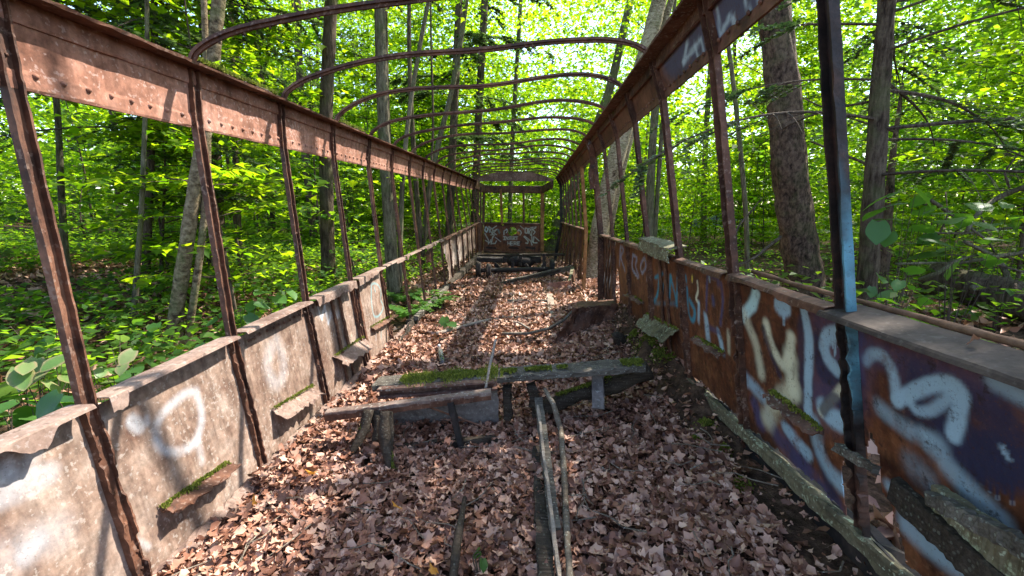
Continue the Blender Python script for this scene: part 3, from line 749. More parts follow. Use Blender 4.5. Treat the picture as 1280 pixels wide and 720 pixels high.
# ---- roof hoops
def hoop(k, rise, mat, jitx=0.0):
    a = wall('L', YK(k), 3.0, .0)+np.array([0, 0, .012]); b = wall('R', YK(k), 3.0, .0)+np.array([0, 0, .012])
    t = np.concatenate([np.linspace(0, .2, 16), np.linspace(.2, .8, 18)[1:-1], np.linspace(.8, 1, 16)])
    s_ = np.abs(2*t-1); h = rise*(np.clip(1-s_**4.2, 0, 1))**0.62
    h = h-0.022*np.exp(-((t-.55)/.16)**2)+0.012*np.sin(t*7+k*1.7)*sstep(0, .2, t)*sstep(0, .2, 1-t)
    d = b-a; up = np.cross(np.array([0, 1.0, 0]), -d); up /= np.linalg.norm(up)
    if up[2] < 0: up = -up
    P = a+t[:, None]*d+up*h[:, None]; P[:, 1] += jitx*np.sin(t*math.pi)+.008*vnoise(P, 2, k)
    m = MB()
    w, hh = .036, .014
    m.sweep(P, [(-w/2, -hh/2), (-.008, -hh/2), (-.006, -hh*1.4), (.006, -hh*1.4), (.008, -hh/2), (w/2, -hh/2), (w/2, hh/2), (-w/2, hh/2)], (0, 1, 0) if False else up, .0006)
    for i in range(5, len(P)-5, 4):
        m.dome(P[i]+up*.008, .008, 0, up); m.bar(P[i]-up*.03, P[i]+up*.004, .008, .008, up=(0, 1, 0), seg=1, jit=0)
    return m.build('roof_hoop', mat, car)
for k in range(-1, 17): hoop(k, .165+.012*math.sin(k*2.1), M_POST, .02*math.sin(k*1.3))

# ---- far vestibule: bulkhead arch, end frame and dash panel
def seg3(name, p0, p1, w, h, mat, up=(0, 0, 1), seg=10, jit=.003):
    m = MB(); m.bar(p0, p1, w, h, up, seg, jit); return m.build(name, mat, car)
YB, YE = 12.6, 14.0
xs = np.linspace(592, 692, 24); top = 225-11*(1-(np.abs(xs-642)/50)**2.5); 
P = np.stack([np.stack([at(x, 226.5, y=YB) for x in xs]), np.stack([at(x, t, y=YB) for x, t in zip(xs, top)])], 1)
m = MB(); m.grid(P, .05); m.build('bulkhead_arch', M_BEAM, car)
seg3('end_beam', at(604, 236.5, y=YE), at(679, 237, y=YE), .08, .22, M_POST)
seg3('side_beam', at(590, 229, y=YB), at(605, 236, y=YE), .08, .24, M_LRAIL if False else M_POST); seg3('side_beam', at(690, 231, y=YB), at(678, 237, y=YE), .08, .2, M_POST)
for px0, px1, w, mt in ((604, 605, .08, M_POST), (627.5, 626, .07, M_OCHRE), (654.5, 654.5, .06, M_POST), (677.5, 678, .11, M_OCHRE)):
    seg3('end_post', at(px0, 314 if w > .1 else 281, y=YE-.03), at(px1, 236, y=YE-.03), w, .06, mt, up=(0, 1, 0))
for px0, px1 in ((597, 597.5), (600.5, 601)):
    seg3('vestibule_post', at(px0, 312, y=13.2), at(px1, 234, y=13.2), .05, .05, M_POST, up=(0, 1, 0))
sprE = Spray()
def endhit(side, px, py): return at(px, py, y=YE)
A, B, C, D = at(604.7, 314, y=YE), at(677, 316.4, y=YE), at(677, 280.2, y=YE), at(604.7, 278.6, y=YE)
E_ST = []
def eS(pts, w, col, a=.9): E_ST.append(([at(590+x/12.8, 270+y/12.8, y=YE) for x, y in pts], w/12.8*YE/F_PX, col, a))
GW = (.36, .37, .33)
eS([(215, 180), (205, 230), (235, 260), (255, 210), (230, 175), (215, 180)], 15, (.4, .55, .55)); eS([(270, 170), (280, 260)], 16, GW); eS([(270, 170), (310, 200), (285, 225), (320, 280)], 15, GW)
eS([(330, 200), (335, 290)], 15, GW); eS([(330, 200), (390, 160)], 13, GW); eS([(345, 240), (400, 210)], 14, GW); eS([(400, 210), (350, 265), (390, 300)], 14, GW)
eS([(205, 280), (260, 380), (265, 450)], 14, GW); eS([(215, 390), (280, 430), (300, 380), (305, 450)], 14, GW); eS([(330, 330), (310, 440), (370, 440), (390, 400)], 16, GW); eS([(370, 340), (460, 410)], 11, GW); eS([(300, 300), (360, 300), (330, 350)], 14, GW)
for bx_ in (300, 660, 930): eS([(bx_-60, 505), (bx_+70, 515)], 34, (.006, .005, .005), .9)  # near-black strokes painted for the dark seen through rusted-out holes
eS([(420, 220), (440, 270)], 26, (.08, .2, .22), .6)
eS([(560, 215), (515, 235), (510, 300)], 14, GW); eS([(548, 205), (572, 240), (545, 270)], 12, GW)
eS([(735, 235), (775, 235), (790, 270), (770, 305)], 14, GW); eS([(755, 210), (730, 238), (745, 265)], 12, GW); eS([(730, 260), (750, 285)], 30, (.45, .16, .03), .9)
def word(txt, x, y, w, h, lw):
    Lt = {'I': [[(0, 0), (1, 0)], [(.5, 0), (.5, 1)], [(0, 1), (1, 1)]], 'N': [[(0, 1), (0, 0), (1, 1), (1, 0)]], 'S': [[(1, .05), (.1, .15), (.2, .5), (.9, .6), (.8, .95), (0, 1)]],
          'E': [[(1, 0), (0, 0), (0, 1), (1, 1)], [(0, .5), (.8, .5)]], 'R': [[(0, 1), (0, 0), (.9, .05), (.9, .45), (0, .5), (1, 1)]], 'T': [[(0, 0), (1, 0)], [(.5, 0), (.5, 1)]], 'H': [[(0, 0), (0, 1)], [(1, 0), (1, 1)], [(0, .5), (1, .5)]]}
    for i, c in enumerate(txt):
        for st in Lt[c]: eS([(x+i*w*1.32+px*w, y+py*h+rng.uniform(-4, 4)) for px, py in st], lw, GW)
word('INSERT', 503, 330, 30, 48, 10); word('HERE', 572, 412, 38, 52, 11)
eS([(850, 200), (850, 270), (885, 275), (890, 200), (855, 190)], 14, GW); eS([(905, 280), (905, 200), (945, 215), (915, 250), (940, 310)], 13, GW); eS([(960, 190), (955, 290)], 12, GW); eS([(1020, 190), (970, 215), (1010, 255), (985, 290)], 13, GW); eS([(930, 185), (1030, 175)], 10, GW)
eS([(830, 330), (900, 400), (890, 440), (860, 430)], 14, GW); eS([(840, 320), (940, 400), (960, 465)], 13, GW); eS([(955, 300), (960, 400), (985, 430)], 14, GW); eS([(990, 330), (980, 430), (1040, 430)], 14, GW); eS([(1010, 340), (1075, 400)], 11, GW); eS([(770, 155), (830, 210)], 9, GW)
sprE.st = [(np.array(p)[:, [0, 2]], w, c, a, .5) for p, w, c, a in E_ST]
def paintE(V):
    W = np.stack([V[:, 1], V[:, 0], V[:, 2]], -1); return sprE(W)
nu, nv = 130, 64
u, v = np.meshgrid(np.linspace(0, 1, nu+1), np.linspace(0, 1, nv+1), indexing='ij')
P = A*((1-u)*(1-v))[..., None]+B*(u*(1-v))[..., None]+C*(u*v)[..., None]+D*((1-u)*v)[..., None]
P[..., 1] += .01*fbm(P, 2.5, 3)
hc = at(640.5, 289.2, y=YE); cc = (P[:-1, :-1]+P[1:, 1:])/2
keep = np.hypot(cc[..., 0]-hc[0], cc[..., 2]-hc[2]) > 0.135
rn = fbm(cc, 5, 5)
keep &= v[:-1, :-1] > .02+.02*rn
for hx in (): keep &= ((u[:-1, :-1]-hx)/.075)**2+((v[:-1, :-1]-.155)/.04)**2 > 1+1.2*rn
hs = at(628.5, 281, y=YE); keep &= np.hypot(cc[..., 0]-hs[0], cc[..., 2]-hs[2]) > 0.025
m = MB(); m.grid(P, .004, keep); m.build('dash_panel', M_RPANEL, car, False, paintE)
seg3('dash_rail', A+np.array([0, -.02, -.01]), B+np.array([0, -.02, -.01]), .05, .07, M_POST); seg3('dash_rail', D+np.array([0, -.02, .0]), C+np.array([0, -.02, .0]), .05, .05, M_POST)
plate([at(594, 316, y=12.9), at(604, 313, y=YE-.1), at(604, 279, y=YE-.1), at(594, 281, y=12.9)], .005, M_RPANEL, 'corner_panel', car, rag=.01)
# hanging torn strips on the right door post head
m = MB(); a = at(738, 180, y=5.7); b = at(741, 236, y=5.75)
t = np.linspace(0, 1, 12)[:, None]; p = a+(b-a)*t; p[:, 0] += .02*np.sin(t[:, 0]*6); m.sweep(p, [(-.03, 0), (.03, 0), (.03, .005), (-.03, .005)], (0, 1, 0), .005); m.build('torn_strip', M_POST, car)
plate([at(736, 176, y=5.75), at(746, 178, y=5.8), at(744, 190, y=5.8), at(735, 186, y=5.75)], .01, M_GREY, 'torn_strip', car, rag=.01)
plate([at(531, 317, y=6.6), at(541, 309, y=6.9), at(541, 326, y=6.9), at(533, 328, y=6.6)], .006, M_POST, 'hanging_scrap', car, rag=.01)
# moss along the left flange
for (pa, pb, n) in (((250, 86), (345, 122), 2600), ((428, 152), (455, 166), 1200)):
    yk = [1.356+.75*1.05, 1.356+.75*1.95] if pa[0] < 300 else [YK(4)+.1, YK(5)-.08]
    a = wall('L', yk[0], 3.0, .02)+np.array([0, 0, .014]); b = wall('L', yk[1], 3.0, .02)+np.array([0, 0, .014])
    q = MB(); q.bar(a, b, .06, .03, seg=20, jit=.007); q.build('rotten_board', M_DWOOD, car)
    moss_strip(a+np.array([0, 0, .014]), b+np.array([0, 0, .014]), .06, n, car, h=.017, hump=.02)

# ================================================================== leaf litter
def litter_templates(n, k=12):
    T = []
    for i in range(n):
        th = np.linspace(0, 2*math.pi, k, endpoint=False)+rng.normal(0, .08, k)
        if i % 2: r = .5*(1+.22*np.where(np.arange(k) % 2, 1, -1.1)+rng.normal(0, .1, k))*(1+.2*np.cos(th))          # lobed
        else: r = .46*(1+.42*np.cos(th*2))*(1+rng.normal(0, .08, k))                               # oval
        x, y = r*np.cos(th), r*np.sin(th); ax = rng.uniform(0, math.pi)
        b = x*math.cos(ax)+y*math.sin(ax); c = -x*math.sin(ax)+y*math.cos(ax)
        z = rng.uniform(.2, 1.5)*b*b+rng.uniform(-.5, .9)*c*c*np.sign(c)+rng.normal(0, .07, k)
        V = np.concatenate([np.stack([x, y, z], -1), [(0, 0, rng.normal(-.03, .05))]])
        F = np.array([(j, (j+1) % k, k) for j in range(k)])
        T.append((V, F))
    return T
LT = litter_templates(20); LT6 = litter_templates(10, 6); LT6F = LT6; LT8 = litter_templates(14, 8)
def litter(P, size, tilt, tpl=None):
    tpl = tpl or LT; n = len(P); idx = rng.integers(0, len(tpl), n); parts = []
    for i, t in enumerate(tpl):
        s_ = idx == i
        if s_.any(): parts.append(scatter(P[s_], size[s_], t, tilt=tilt, droop=0))
    return merge(parts)
def drop(x0, x1, y0, y1, n, zj=.035):
    x = rng.uniform(x0, x1, n); y = rng.uniform(y0, y1, n)
    return np.stack([x, y, gz(x, y)+.008+zj*rng.random(n)**1.6+.03*np.clip(vnoise(np.stack([x, y, 0*x], -1), 2.3, 31), 0, 1)], -1)
def lim(P, side_r=True):
    lx = LN[('L', 0)][0]+.01; return P[(P[:, 0] > lx) & (P[:, 0] < np.where(P[:, 1] < 3.6, .97+.07*vnoise(P, 4.0, 3), 1.1))]
P = np.concatenate([lim(drop(-1.4, 1.15, .5, 3.2, 20000, .028)), lim(drop(-1.37, -1.1, .8, 4.5, 1500, .07)), lim(drop(-1.4, 1.15, 3.2, 6.5, 14000))])
nf = P[:, 1] < 3.2; V, F = merge([litter(P[nf], .018+.045*rng.random(nf.sum())**1.6, .34), litter(P[~nf], .028+.05*rng.random((~nf).sum())**1.5, .4, LT8)])
Pf = lim(drop(-1.4, 1.15, .6, 5.5, 9000, .055)); Vf, Ff = litter(Pf, .010+.022*rng.random(len(Pf)), .6, LT6F)
V, F = merge([(V, F), (Vf, Ff)])
stuff(mesh_np('leaf_litter', V, F, L_DRY, smooth=True), 'dry brown fallen leaves covering the floor inside the trolley car', 'leaf litter')
P = np.concatenate([drop(-2.0, 2.2, 6.5, 13, 9000), drop(1.1, 4, 4.5, 11, 5000)])
P2 = np.concatenate([drop(-9, -1.5, 0, 13, 10000), drop(1.3, 7, .5, 9, 6000)])
V, F = litter(np.concatenate([P, P2]), rng.uniform(.055, .10, len(P)+len(P2)), .5, LT6)
stuff(mesh_np('leaf_litter', V, F, L_DRY, smooth=True), 'dry brown fallen leaves on the forest floor around the trolley car', 'leaf litter')
# fine twigs mixed into the litter
m = MB()
for i in range(260):
    x, y = rng.uniform(-1.3, 1.05), rng.uniform(.9, 7)
    a = rng.uniform(0, 6.28); l = rng.uniform(.06, .28); q = [np.array([x, y, 0])+np.array([math.cos(a), math.sin(a), 0])*l*t+np.array([rng.normal(0, .012), rng.normal(0, .012), 0]) for t in (-.5, -.15, .2, .5)]
    for p in q: p[2] = gz(p[0], p[1])+.045+rng.uniform(0, .02)
    m.tube(q, [.0035, .003, .0025, .0015], 4)
o = stuff(m.build('twig_litter', M_TWIG), 'thin dry twigs scattered over the leaf litter', 'twigs')

# ================================================================== debris inside the car
def world_thing(name, label, cat, loc, group=None): return thing(name, label, cat, tuple(float(v) for v in loc), group)
def mk(mbf, name, mat, parent, smooth=False): return mbf.build(name, mat, parent, smooth)
# broken seat frame
sf = world_thing('seat_frame', 'rusty steel seat frame standing at the left end of the mossy beam', 'seat frame', (-.55, 2.4, 0))
ang = lambda w, h, t=.008: [(-w/2, 0), (w/2, 0), (w/2, t), (-w/2+t, t), (-w/2+t, h), (-w/2, h)]
def lin(a, b, n=16): t = np.linspace(0, 1, n)[:, None]; return np.asarray(a)*(1-t)+np.asarray(b)*t
m = MB(); a, b = at(408, 516, y=2.33), at(614, 490, y=2.42); m.bar(a, b, .06, .024, seg=24, jit=.0012); mk(m, 'seat_bar', M_BAR, sf)
m = MB(); m.bar(a+np.array([0, -.028, -.022]), b+np.array([0, -.026, -.018]), .006, .036, seg=24, jit=.0014); mk(m, 'bar_lip', M_POST, sf)
m = MB(); a2, b2 = at(473, 491, y=2.50), at(621, 480, y=2.55)
m.sweep(lin(a2, b2, 24), [(-.028, -.028), (.028, -.03), (.03, -.018), (-.012, -.018), (-.012, .018), (.03, .018), (.028, .03), (-.028, .028)], (0, 0, 1), .0012); mk(m, 'back_channel', M_BEAM, sf)
for p0, p1 in (((463, 514), (480, 556)), ((563, 503), (577, 560))):
    m = MB(); m.bar(at(*p0, y=2.37), at(*p1, y=2.36), .035, .035, up=(0, 1, 0), seg=10, jit=.0012); mk(m, 'leg', M_BLACK, sf)
m = MB(); m.bar(at(490, 561, y=2.36), at(622, 549, y=2.42), .04, .045, seg=14, jit=.003); mk(m, 'foot_bar', M_DWOOD, sf)
m = MB(); q = lin(at(531, 507, y=2.42), at(615, 537, y=2.36), 10); m.tube(q, .006, 5); mk(m, 'brace_rod', M_POST, sf)
gp = plate([at(478, 530, y=2.66), at(624, 540, y=2.66), at(622, 487, y=2.60), at(487, 505, y=2.60)], .006, M_GREY, 'sheet_metal', None, rag=.002, jit=.006)
tag(gp, 'flat grey metal sheet leaning below the mossy beam behind the seat frame', 'metal sheet')
# mossy crossbeam
cb = world_thing('cross_beam', 'long weathered grey timber beam with green moss lying across the floor', 'beam', (.2, 2.65, 0))
a, b = at(470, 480, y=2.64), at(802, 456, y=2.72)
m = MB(); m.bar(a, b, .17, .04, seg=60, jit=.0032); mk(m, 'timber', M_WOOD, cb)
d = (b-a); un = np.array([0, 0, 1.0])
for t0, t1, n, w in ((.10, .46, 6000, .13), (.47, .53, 900, .08), (.56, .66, 1200, .07), (.68, .72, 400, .05), (.92, 1.0, 1200, .1)):
    moss_strip(a+d*t0+un*.026+np.array([0, -.02, 0]), a+d*t1+un*.026+np.array([0, -.02, 0]), w, n, cb, h=.011, hump=.012)
lg = world_thing('mossy_log', 'dark mossy rotten log propped under the right half of the crossbeam', 'log', (.4, 2.75, 0))
q = np.array([at(676, 512, y=2.72), at(720, 494, y=2.76), at(770, 480, y=2.78), at(812, 463, y=2.8)]); 
t = np.linspace(0, 3, 22); q = np.stack([np.interp(t, range(4), q[:, i]) for i in range(3)], -1)
m = MB(); m.tube(q, .055+.012*vnoise(q, 6, 1), 10, .003, .2); mk(m, 'wood', M_DWOOD, lg, True)
moss_strip(q[3]+un*.05, q[13]+un*.05, .05, 1500, lg, h=.012)
for px, py in ((632, 500), (640, 512)):
    pass
sb = world_thing('support_block', 'dark rotten wooden block holding up the middle of the crossbeam', 'wooden block', at(640, 520, y=2.62))
m = MB(); m.bar(at(634, 483, y=2.64), at(635, 522, y=2.64), .05, .07, up=(0, 1, 0), seg=8, jit=.005); mk(m, 'wood', M_DWOOD, sb)
m = MB(); m.bar(at(664, 480, y=2.66), at(672, 520, y=2.66), .06, .06, up=(0, 1, 0), seg=8, jit=.006); mk(m, 'wood', M_DWOOD, sb)
tb = MB(); tb.bar(at(747, 470, y=2.70), at(748, 511, y=2.56), .075, .02, up=(0, 1, 0), seg=8, jit=.0012, ch=.4); tb = tb.build('hanging_tab', M_GREY)
tag(tb, 'short grey rounded board hanging from under the crossbeam', 'board')
rt = world_thing('root_stump', 'mossy dark root stump with curved legs beneath the left end of the seat frame', 'stump', (-.8, 2.3, 0))
for pts, yy, r in ((((462, 512), (456, 535), (446, 555), (436, 572)), 2.33, (.03, .034, .028, .012)), (((482, 514), (480, 540), (484, 570), (493, 597)), 2.26, (.03, .034, .028, .02)), (((472, 512), (474, 530), (470, 552)), 2.36, (.035, .035, .03)), (((486, 515), (488, 540), (487, 575)), 2.28, (.022, .022, .015))):
    pp = np.array([at(*p, y=yy-.05*i) for i, p in enumerate(pts)]); t = np.linspace(0, len(pp)-1, 12)
    m = MB(); m.tube(np.stack([np.interp(t, range(len(pp)), pp[:, i]) for i in range(3)], -1), np.interp(t, range(len(r)), r), 8, .002, .25); mk(m, 'root', M_DWOOD, rt, True)
moss_strip(at(483, 545, y=2.22), at(493, 594, y=2.1), .02, 500, rt, up=(0, -.8, .5), h=.01); moss_strip(at(458, 520, y=2.3), at(440, 570, y=2.2), .015, 400, rt, up=(0, -.8, .5), h=.01)
# planks and branch in front
pk = world_thing('floor_plank', 'narrow grey lichen-spotted plank running towards the viewer from the crossbeam', 'plank', (.08, 2, 0))
m = MB(); m.bar(at(673, 498, y=2.62), at(694, 662, z=.07), .048, .018, seg=26, jit=.0018); mk(m, 'board', M_WOOD, pk)
pk = world_thing('floor_plank', 'dark half-buried plank beside the narrow grey plank in the foreground', 'plank', (.05, 1.6, 0))
m = MB(); m.bar(at(672, 560, z=.045), at(684, 745, z=.04), .06, .03, seg=20, jit=.004); mk(m, 'board', M_DWOOD, pk)
pk = world_thing('floor_plank', 'thin edgewise wooden strip between the grey plank and the dark plank', 'plank', (.06, 1.7, 0))
m = MB(); m.bar(at(672, 510, y=2.5), at(702, 745, z=.05), .014, .04, seg=24, jit=.002); mk(m, 'board', M_PALEWOOD, pk)
def stick(label, pts, r, mat=M_TWIG, y=None, z=None, name='stick', cat='stick', n=None, lump=.15):
    pp = np.array([p if len(p) == 3 else (at(*p, z=z) if y is None else at(*p, y=y)) for p in pts]); k = len(pp); n = n or k*7
    t = np.linspace(0, k-1, n)
    c = np.stack([np.interp(t, range(k), pp[:, i]) for i in range(3)], -1)
    for _ in range(3): c[1:-1] = (c[:-2]+2*c[1:-1]+c[2:])/4
    c = c+.004*np.stack([vnoise(c, 9, i) for i in range(3)], -1)
    m = MB(); m.tube(c, np.interp(np.linspace(0, 1, n), np.linspace(0, 1, len(r)), r), 8, .0006, lump)
    return tag(m.build(name, mat, None, True), label, cat)
stick('lichen-speckled bent branch lying beside the grey plank in the foreground', [at(681, 486, y=2.6), at(692, 505, y=2.45), at(702, 540, z=.10), at(706, 600, z=.07), at(708, 650, z=.07), at(713, 745, z=.06)], (.013, .017, .015, .013), n=60)
stick('thin straight pale stick leaning upright against the crossbeam', [at(607, 486, y=2.5), at(613, 455, y=2.58), at(620, 424, y=2.66)], (.009, .008), M_PALEWOOD)
stick('half-buried dark root in the foreground leaves left of the seedling', [at(581, 622, z=.05), at(576, 655, z=.06), at(568, 700, z=.06), at(564, 745, z=.04)], (.012, .018, .016), M_DWOOD)
stick('long pale curved branch lying across the sunlit leaves in mid floor', [at(545, 417, z=.05), at(575, 409, z=.06), at(610, 400, z=.06), at(640, 396, z=.05), at(670, 399, z=.04)], (.022, .02, .016, .01), M_PALEWOOD)
stick('short stick angled off the long pale branch', [at(632, 400, z=.05), at(650, 404, z=.05), at(662, 411, z=.05)], (.016, .012), M_PALEWOOD)
stick('straight short board-like stick lying crosswise farther along the floor', [at(634, 376, z=.05), at(660, 376, z=.05), at(684, 376, z=.05)], (.022, .02), M_WOOD)
stick('thin upright-looking stick lying lengthwise on the mid floor', [at(640, 399, z=.05), at(642, 368, z=.05)], (.016, .012), M_PALEWOOD)
for lb, p0, p1, w, mt in (('flat bleached board lying lengthwise on the sunlit mid floor', (691, 397), (687, 368), .09, M_PALEWOOD), ('greyish plank lying along the base of the right wall', (851, 481), (792, 427), .11, M_GREY), ('small tilted board in the leaves left of the rotten stump', (728, 436), (757, 426), .06, M_WOOD)):
    m = MB(); zz = .06 if w < .1 else .16
    m.bar(at(*p0, z=zz), at(*p1, z=zz), w, .025, seg=14, jit=.003); tag(m.build('loose_board', mt), lb, 'board')
# curved strap running into the bent sheet, and the sheet itself
bs = world_thing('bent_sheet', 'dark bent rusty steel box section on the floor against the right door post', 'scrap metal', (.7, 4.7, 0))
plate([at(716, 440, y=4.46), at(776, 430, y=4.62), at(771, 380, y=4.66), at(716, 386, y=4.52)], .006, M_POST, 'side_sheet', bs, rag=.01, jit=.025)
plate([at(716, 386, y=4.52), at(771, 380, y=4.66), at(768, 374, y=4.9), at(720, 377, y=4.8)], .006, M_POST, 'top_sheet', bs, rag=.006)
plate([at(690, 432, y=4.42), at(718, 440, y=4.45), at(717, 387, y=4.52), at(708, 402, y=4.46)], .006, M_POST, 'torn_sheet', bs, rag=.012, jit=.03)
q = np.array([at(628, 417, z=.03), at(660, 417, z=.05), at(685, 411, z=.12), at(705, 400, y=4.6), at(719, 386, y=4.8)]); t = np.linspace(0, 4, 30)
m = MB(); m.tube(np.stack([np.interp(t, range(5), q[:, i]) for i in range(3)], -1), .016, 7); mk(m, 'curved_strap', M_WOOD, bs, True)
sp = world_thing('rotten_stump', 'black rotten wood stump in the leaves by the right wall', 'stump', at(778, 440, z=.1))
for i in range(7):
    c = at(778+rng.normal(0, 8), 436+rng.normal(0, 5), y=4.0+rng.normal(0, .06)); dd = np.array([rng.normal(0, .08), rng.normal(0, .08), rng.uniform(.05, .16)])
    m = MB(); m.tube(lin(c-dd, c+dd, 8), [.05, .06, .065, .06, .055, .05, .04, .02], 8, .006, .35); mk(m, 'wood', M_DWOOD, sp, True)
moss_strip(at(762, 452, y=3.8), at(800, 462, y=3.6), .08, 700, sp, h=.014, hump=.03)
# mossy soil mound along the right wall
mo = MB(); 
ys = np.linspace(.6, 5.4, 90); us = np.linspace(0, 1, 16)
Pm = np.stack([np.stack([np.array([.80+.32*u+.05*vnoise(np.array([y*3, u, 0]), 1, 2), y, gz(.80+.32*u, y)-.03+(.15*math.sin(u*math.pi*.62)+.05*vnoise(np.array([y*5, u*4, 0]), 1, 5))*float(sstep(1.9, 2.9, y)*(1-sstep(4.9, 5.4, y)))+.035*u+.02*float(vnoise(np.array([y*14, u*9, 0]), 1, 8))]) for u in us]) for y in ys])
mo.grid(Pm[::-1]); bank = mo.build('soil_bank', M_SOIL, None, True); struct(bank)
for i, (px, py, w) in enumerate(((806, 447, .11), (822, 462, .09), (815, 452, .08), (842, 470, .08), (868, 552, .035), (880, 540, .04), (905, 566, .03), (790, 432, .06), (926, 612, .04))):
    c = at(px, py, z=.15); n = 500
    V, F = moss_tufts(np.stack([c[0]+rng.normal(0, w*.55, n), c[1]+rng.normal(0, w*.6, n), np.zeros(n)], -1), n, .014)
    P = np.stack([c[0]+rng.normal(0, w*.5, n), c[1]+rng.normal(0, w*.6, n)], -1); r2 = ((P[:, 0]-c[0])**2+(P[:, 1]-c[1])**2)/w**2
    u_ = np.clip((P[:, 0]-.80)/.32, 0, 1)
    zz = gz(P[:, 0], P[:, 1])+np.where(P[:, 0] > .8, .15*np.sin(u_*math.pi*.62)*sstep(1.9, 2.9, P[:, 1])-.03, 0)+.045*np.exp(-r2*1.5)*rng.uniform(.3, 1, n)+.02
    V, F = moss_tufts(np.concatenate([P, zz[:, None]], 1), n, .016)
    o = mesh_np('moss_cushion', V, F, L_MOSS); stuff(o); tag(o, ['bright green moss cushion at the right end of the crossbeam', 'moss patch on the bank right of the crossbeam end', 'moss patch just behind the grey plank end', 'low moss strip by the right wall past the plank', 'small moss tuft in the leaves right of centre', 'tiny moss tuft above the small right tuft', 'moss speck near the right wall foot', 'moss at the foot of the rotten stump', 'lowest moss tuft beside the right wall'][i], 'moss')
xb = rng.uniform(.84, 1.12, 900); yb = rng.uniform(.8, 5.2, 900); ub = (xb-.8)/.32
zb = gz(xb, yb)+.0+.15*np.sin(ub*math.pi*.62)*sstep(1.9, 2.9, yb)*(1-sstep(4.9, 5.4, yb))+.035*ub
V, F = litter(np.stack([xb, yb, zb], -1), .012+.034*rng.random(900)**2, .4, LT8)
stuff(mesh_np('leaf_litter', V, F, L_DRY, smooth=True), 'loose dead leaves on the dark soil strip below the right wall', 'leaf litter')
# bottle
bt = world_thing('plastic_bottle', 'clear empty plastic bottle lying on the leaves inside the car', 'bottle', at(551, 446, z=.05))
mg, nt, out = newmat('clear_plastic'); b_ = nd(nt, 'ShaderNodeBsdfPrincipled', Roughness=.15, IOR=1.3); b_.inputs['Base Color'].default_value = (.75, .8, .8, 1); b_.inputs['Transmission Weight'].default_value = .9; nt.links.new(b_.outputs[0], out.inputs['Surface'])
a = at(553, 454, z=.055); b = at(549, 433, z=.075); ax = lin(a, b, 12)
m = MB(); m.tube(ax, np.array([.024, .032, .033, .033, .031, .033, .033, .033, .030, .022, .014, .013])*.8, 12); mk(m, 'body', mg, bt, True)
mc, nt, out = newmat('white_plastic'); finish(nt, out, nd(nt, 'ShaderNodeRGB').outputs[0], .5); nt.nodes['RGB'].outputs[0].default_value = (.6, .62, .62, 1)
m = MB(); m.tube(lin(b, b+(b-a)*.06, 3), .0145, 10); mk(m, 'cap', mc, bt, True)
# boards broken on the right wall near the viewer
for i, (lb, p0, p1, w, mt) in enumerate((('splintered grey-green board slanting along the near right panel', (1170, 628), (1300, 722), .09, M_LICH), ('dark splintered rail below the grey-green board at the lower right corner', (1118, 612), (1262, 745), .07, M_DWOOD), ('split pale timber edge above the slanting board at the lower right', (1165, 624), (1310, 700), .035, M_WOOD))):
    A_, B_ = wallhit('R', *p0, off=-.03-.012*i), wallhit('R', *p1, off=-.06-.02*i)
    m = MB(); m.bar(A_, B_, .03, w, up=(0, 0, 1), seg=20, jit=.0022); tag(m.build('broken_board', mt), lb, 'board')
m = MB(); m.bar(wallhit('R', 1046, 560, off=-.03), wallhit('R', 1096, 588, off=-.05), .018, .025, seg=8, jit=.003); tag(m.build('wedged_splinter', M_WOOD), 'short splinter of wood wedged behind the near right post', 'splinter')
stick('pale broken lath leaning on the left wall near the fourth post', [at(417, 506, y=3.05), at(433, 470, y=3.35), at(445, 446, y=3.45)], (.016, .014), M_PALEWOOD)
stick('brown rod leaning on the left wall beyond the second post', [wallhit('L', 358, 592, off=-.05), wallhit('L', 372, 560, off=-.01), wallhit('L', 384, 535, off=.0)], (.006, .005), M_POST)

# ---- running gear under the far end
tr = world_thing('truck_frame', 'black iron truck frame with wheels and beams under the far end of the car', 'truck frame', (-.3, 10, 0))
def trb(nm, p0, p1, w, h, y0, y1, mat=M_BLACK, up=(0, 0, 1)):
    m = MB(); m.bar(at(*p0, y=y0), at(*p1, y=y1), w, h, up, 10, .004); return mk(m, nm, mat, tr)
trb('top_beam', (598, 319), (706, 318), .12, .05, 10.4, 10.4, M_DWOOD); trb('top_beam', (596, 324), (628, 325), .2, .12, 10.2, 10.2)
trb('bolster', (628, 324), (676, 324), .3, .14, 10.5, 10.5); trb('cross_beam', (618, 351), (690, 343), .1, .08, 9.9, 9.9)
for p0, p1 in (((641, 322), (640, 342)), ((657, 330), (665, 343)), ((680, 318), (680, 340)), ((651, 318), (650, 332))): trb('hanger', p0, p1, .07, .07, 10.2, 10.2, up=(0, 1, 0))
for c in ((646, 326), (656, 327)):
    m = MB(); cc_ = at(*c, y=10.4); m.tube(lin(cc_-np.array([.22, 0, 0]), cc_+np.array([.22, 0, 0]), 6), [.06, .13, .14, .14, .13, .06], 10, .004); mk(m, 'motor_case', M_BLACK, tr, True)
for c, y_, s_ in (((598, 337), 9.6, .17), ((611, 339), 9.6, .16), ((690, 336), 9.7, .2)):
    w_ = at(*c, y=y_); pr = [(-.05, .03), (-.05, s_*.9), (-.03, s_*1.12), (-.01, s_*1.12), (.0, s_), (.05, s_*.97), (.05, .03)]
    th = np.linspace(0, 2*math.pi, 21)[:-1]; Vw = np.array([[w_+np.array([px_, rr*math.cos(t_), rr*math.sin(t_)]) for (px_, rr) in pr] for t_ in th]).reshape(-1, 3); k_ = len(pr)
    Fw = [((i*k_+j), (i*k_+(j+1) % k_), (((i+1) % 20)*k_+(j+1) % k_), (((i+1) % 20)*k_+j)) for i in range(20) for j in range(k_)]
    m = MB(); m.add(Vw, Fw); mk(m, 'wheel', M_BLACK, tr, False)
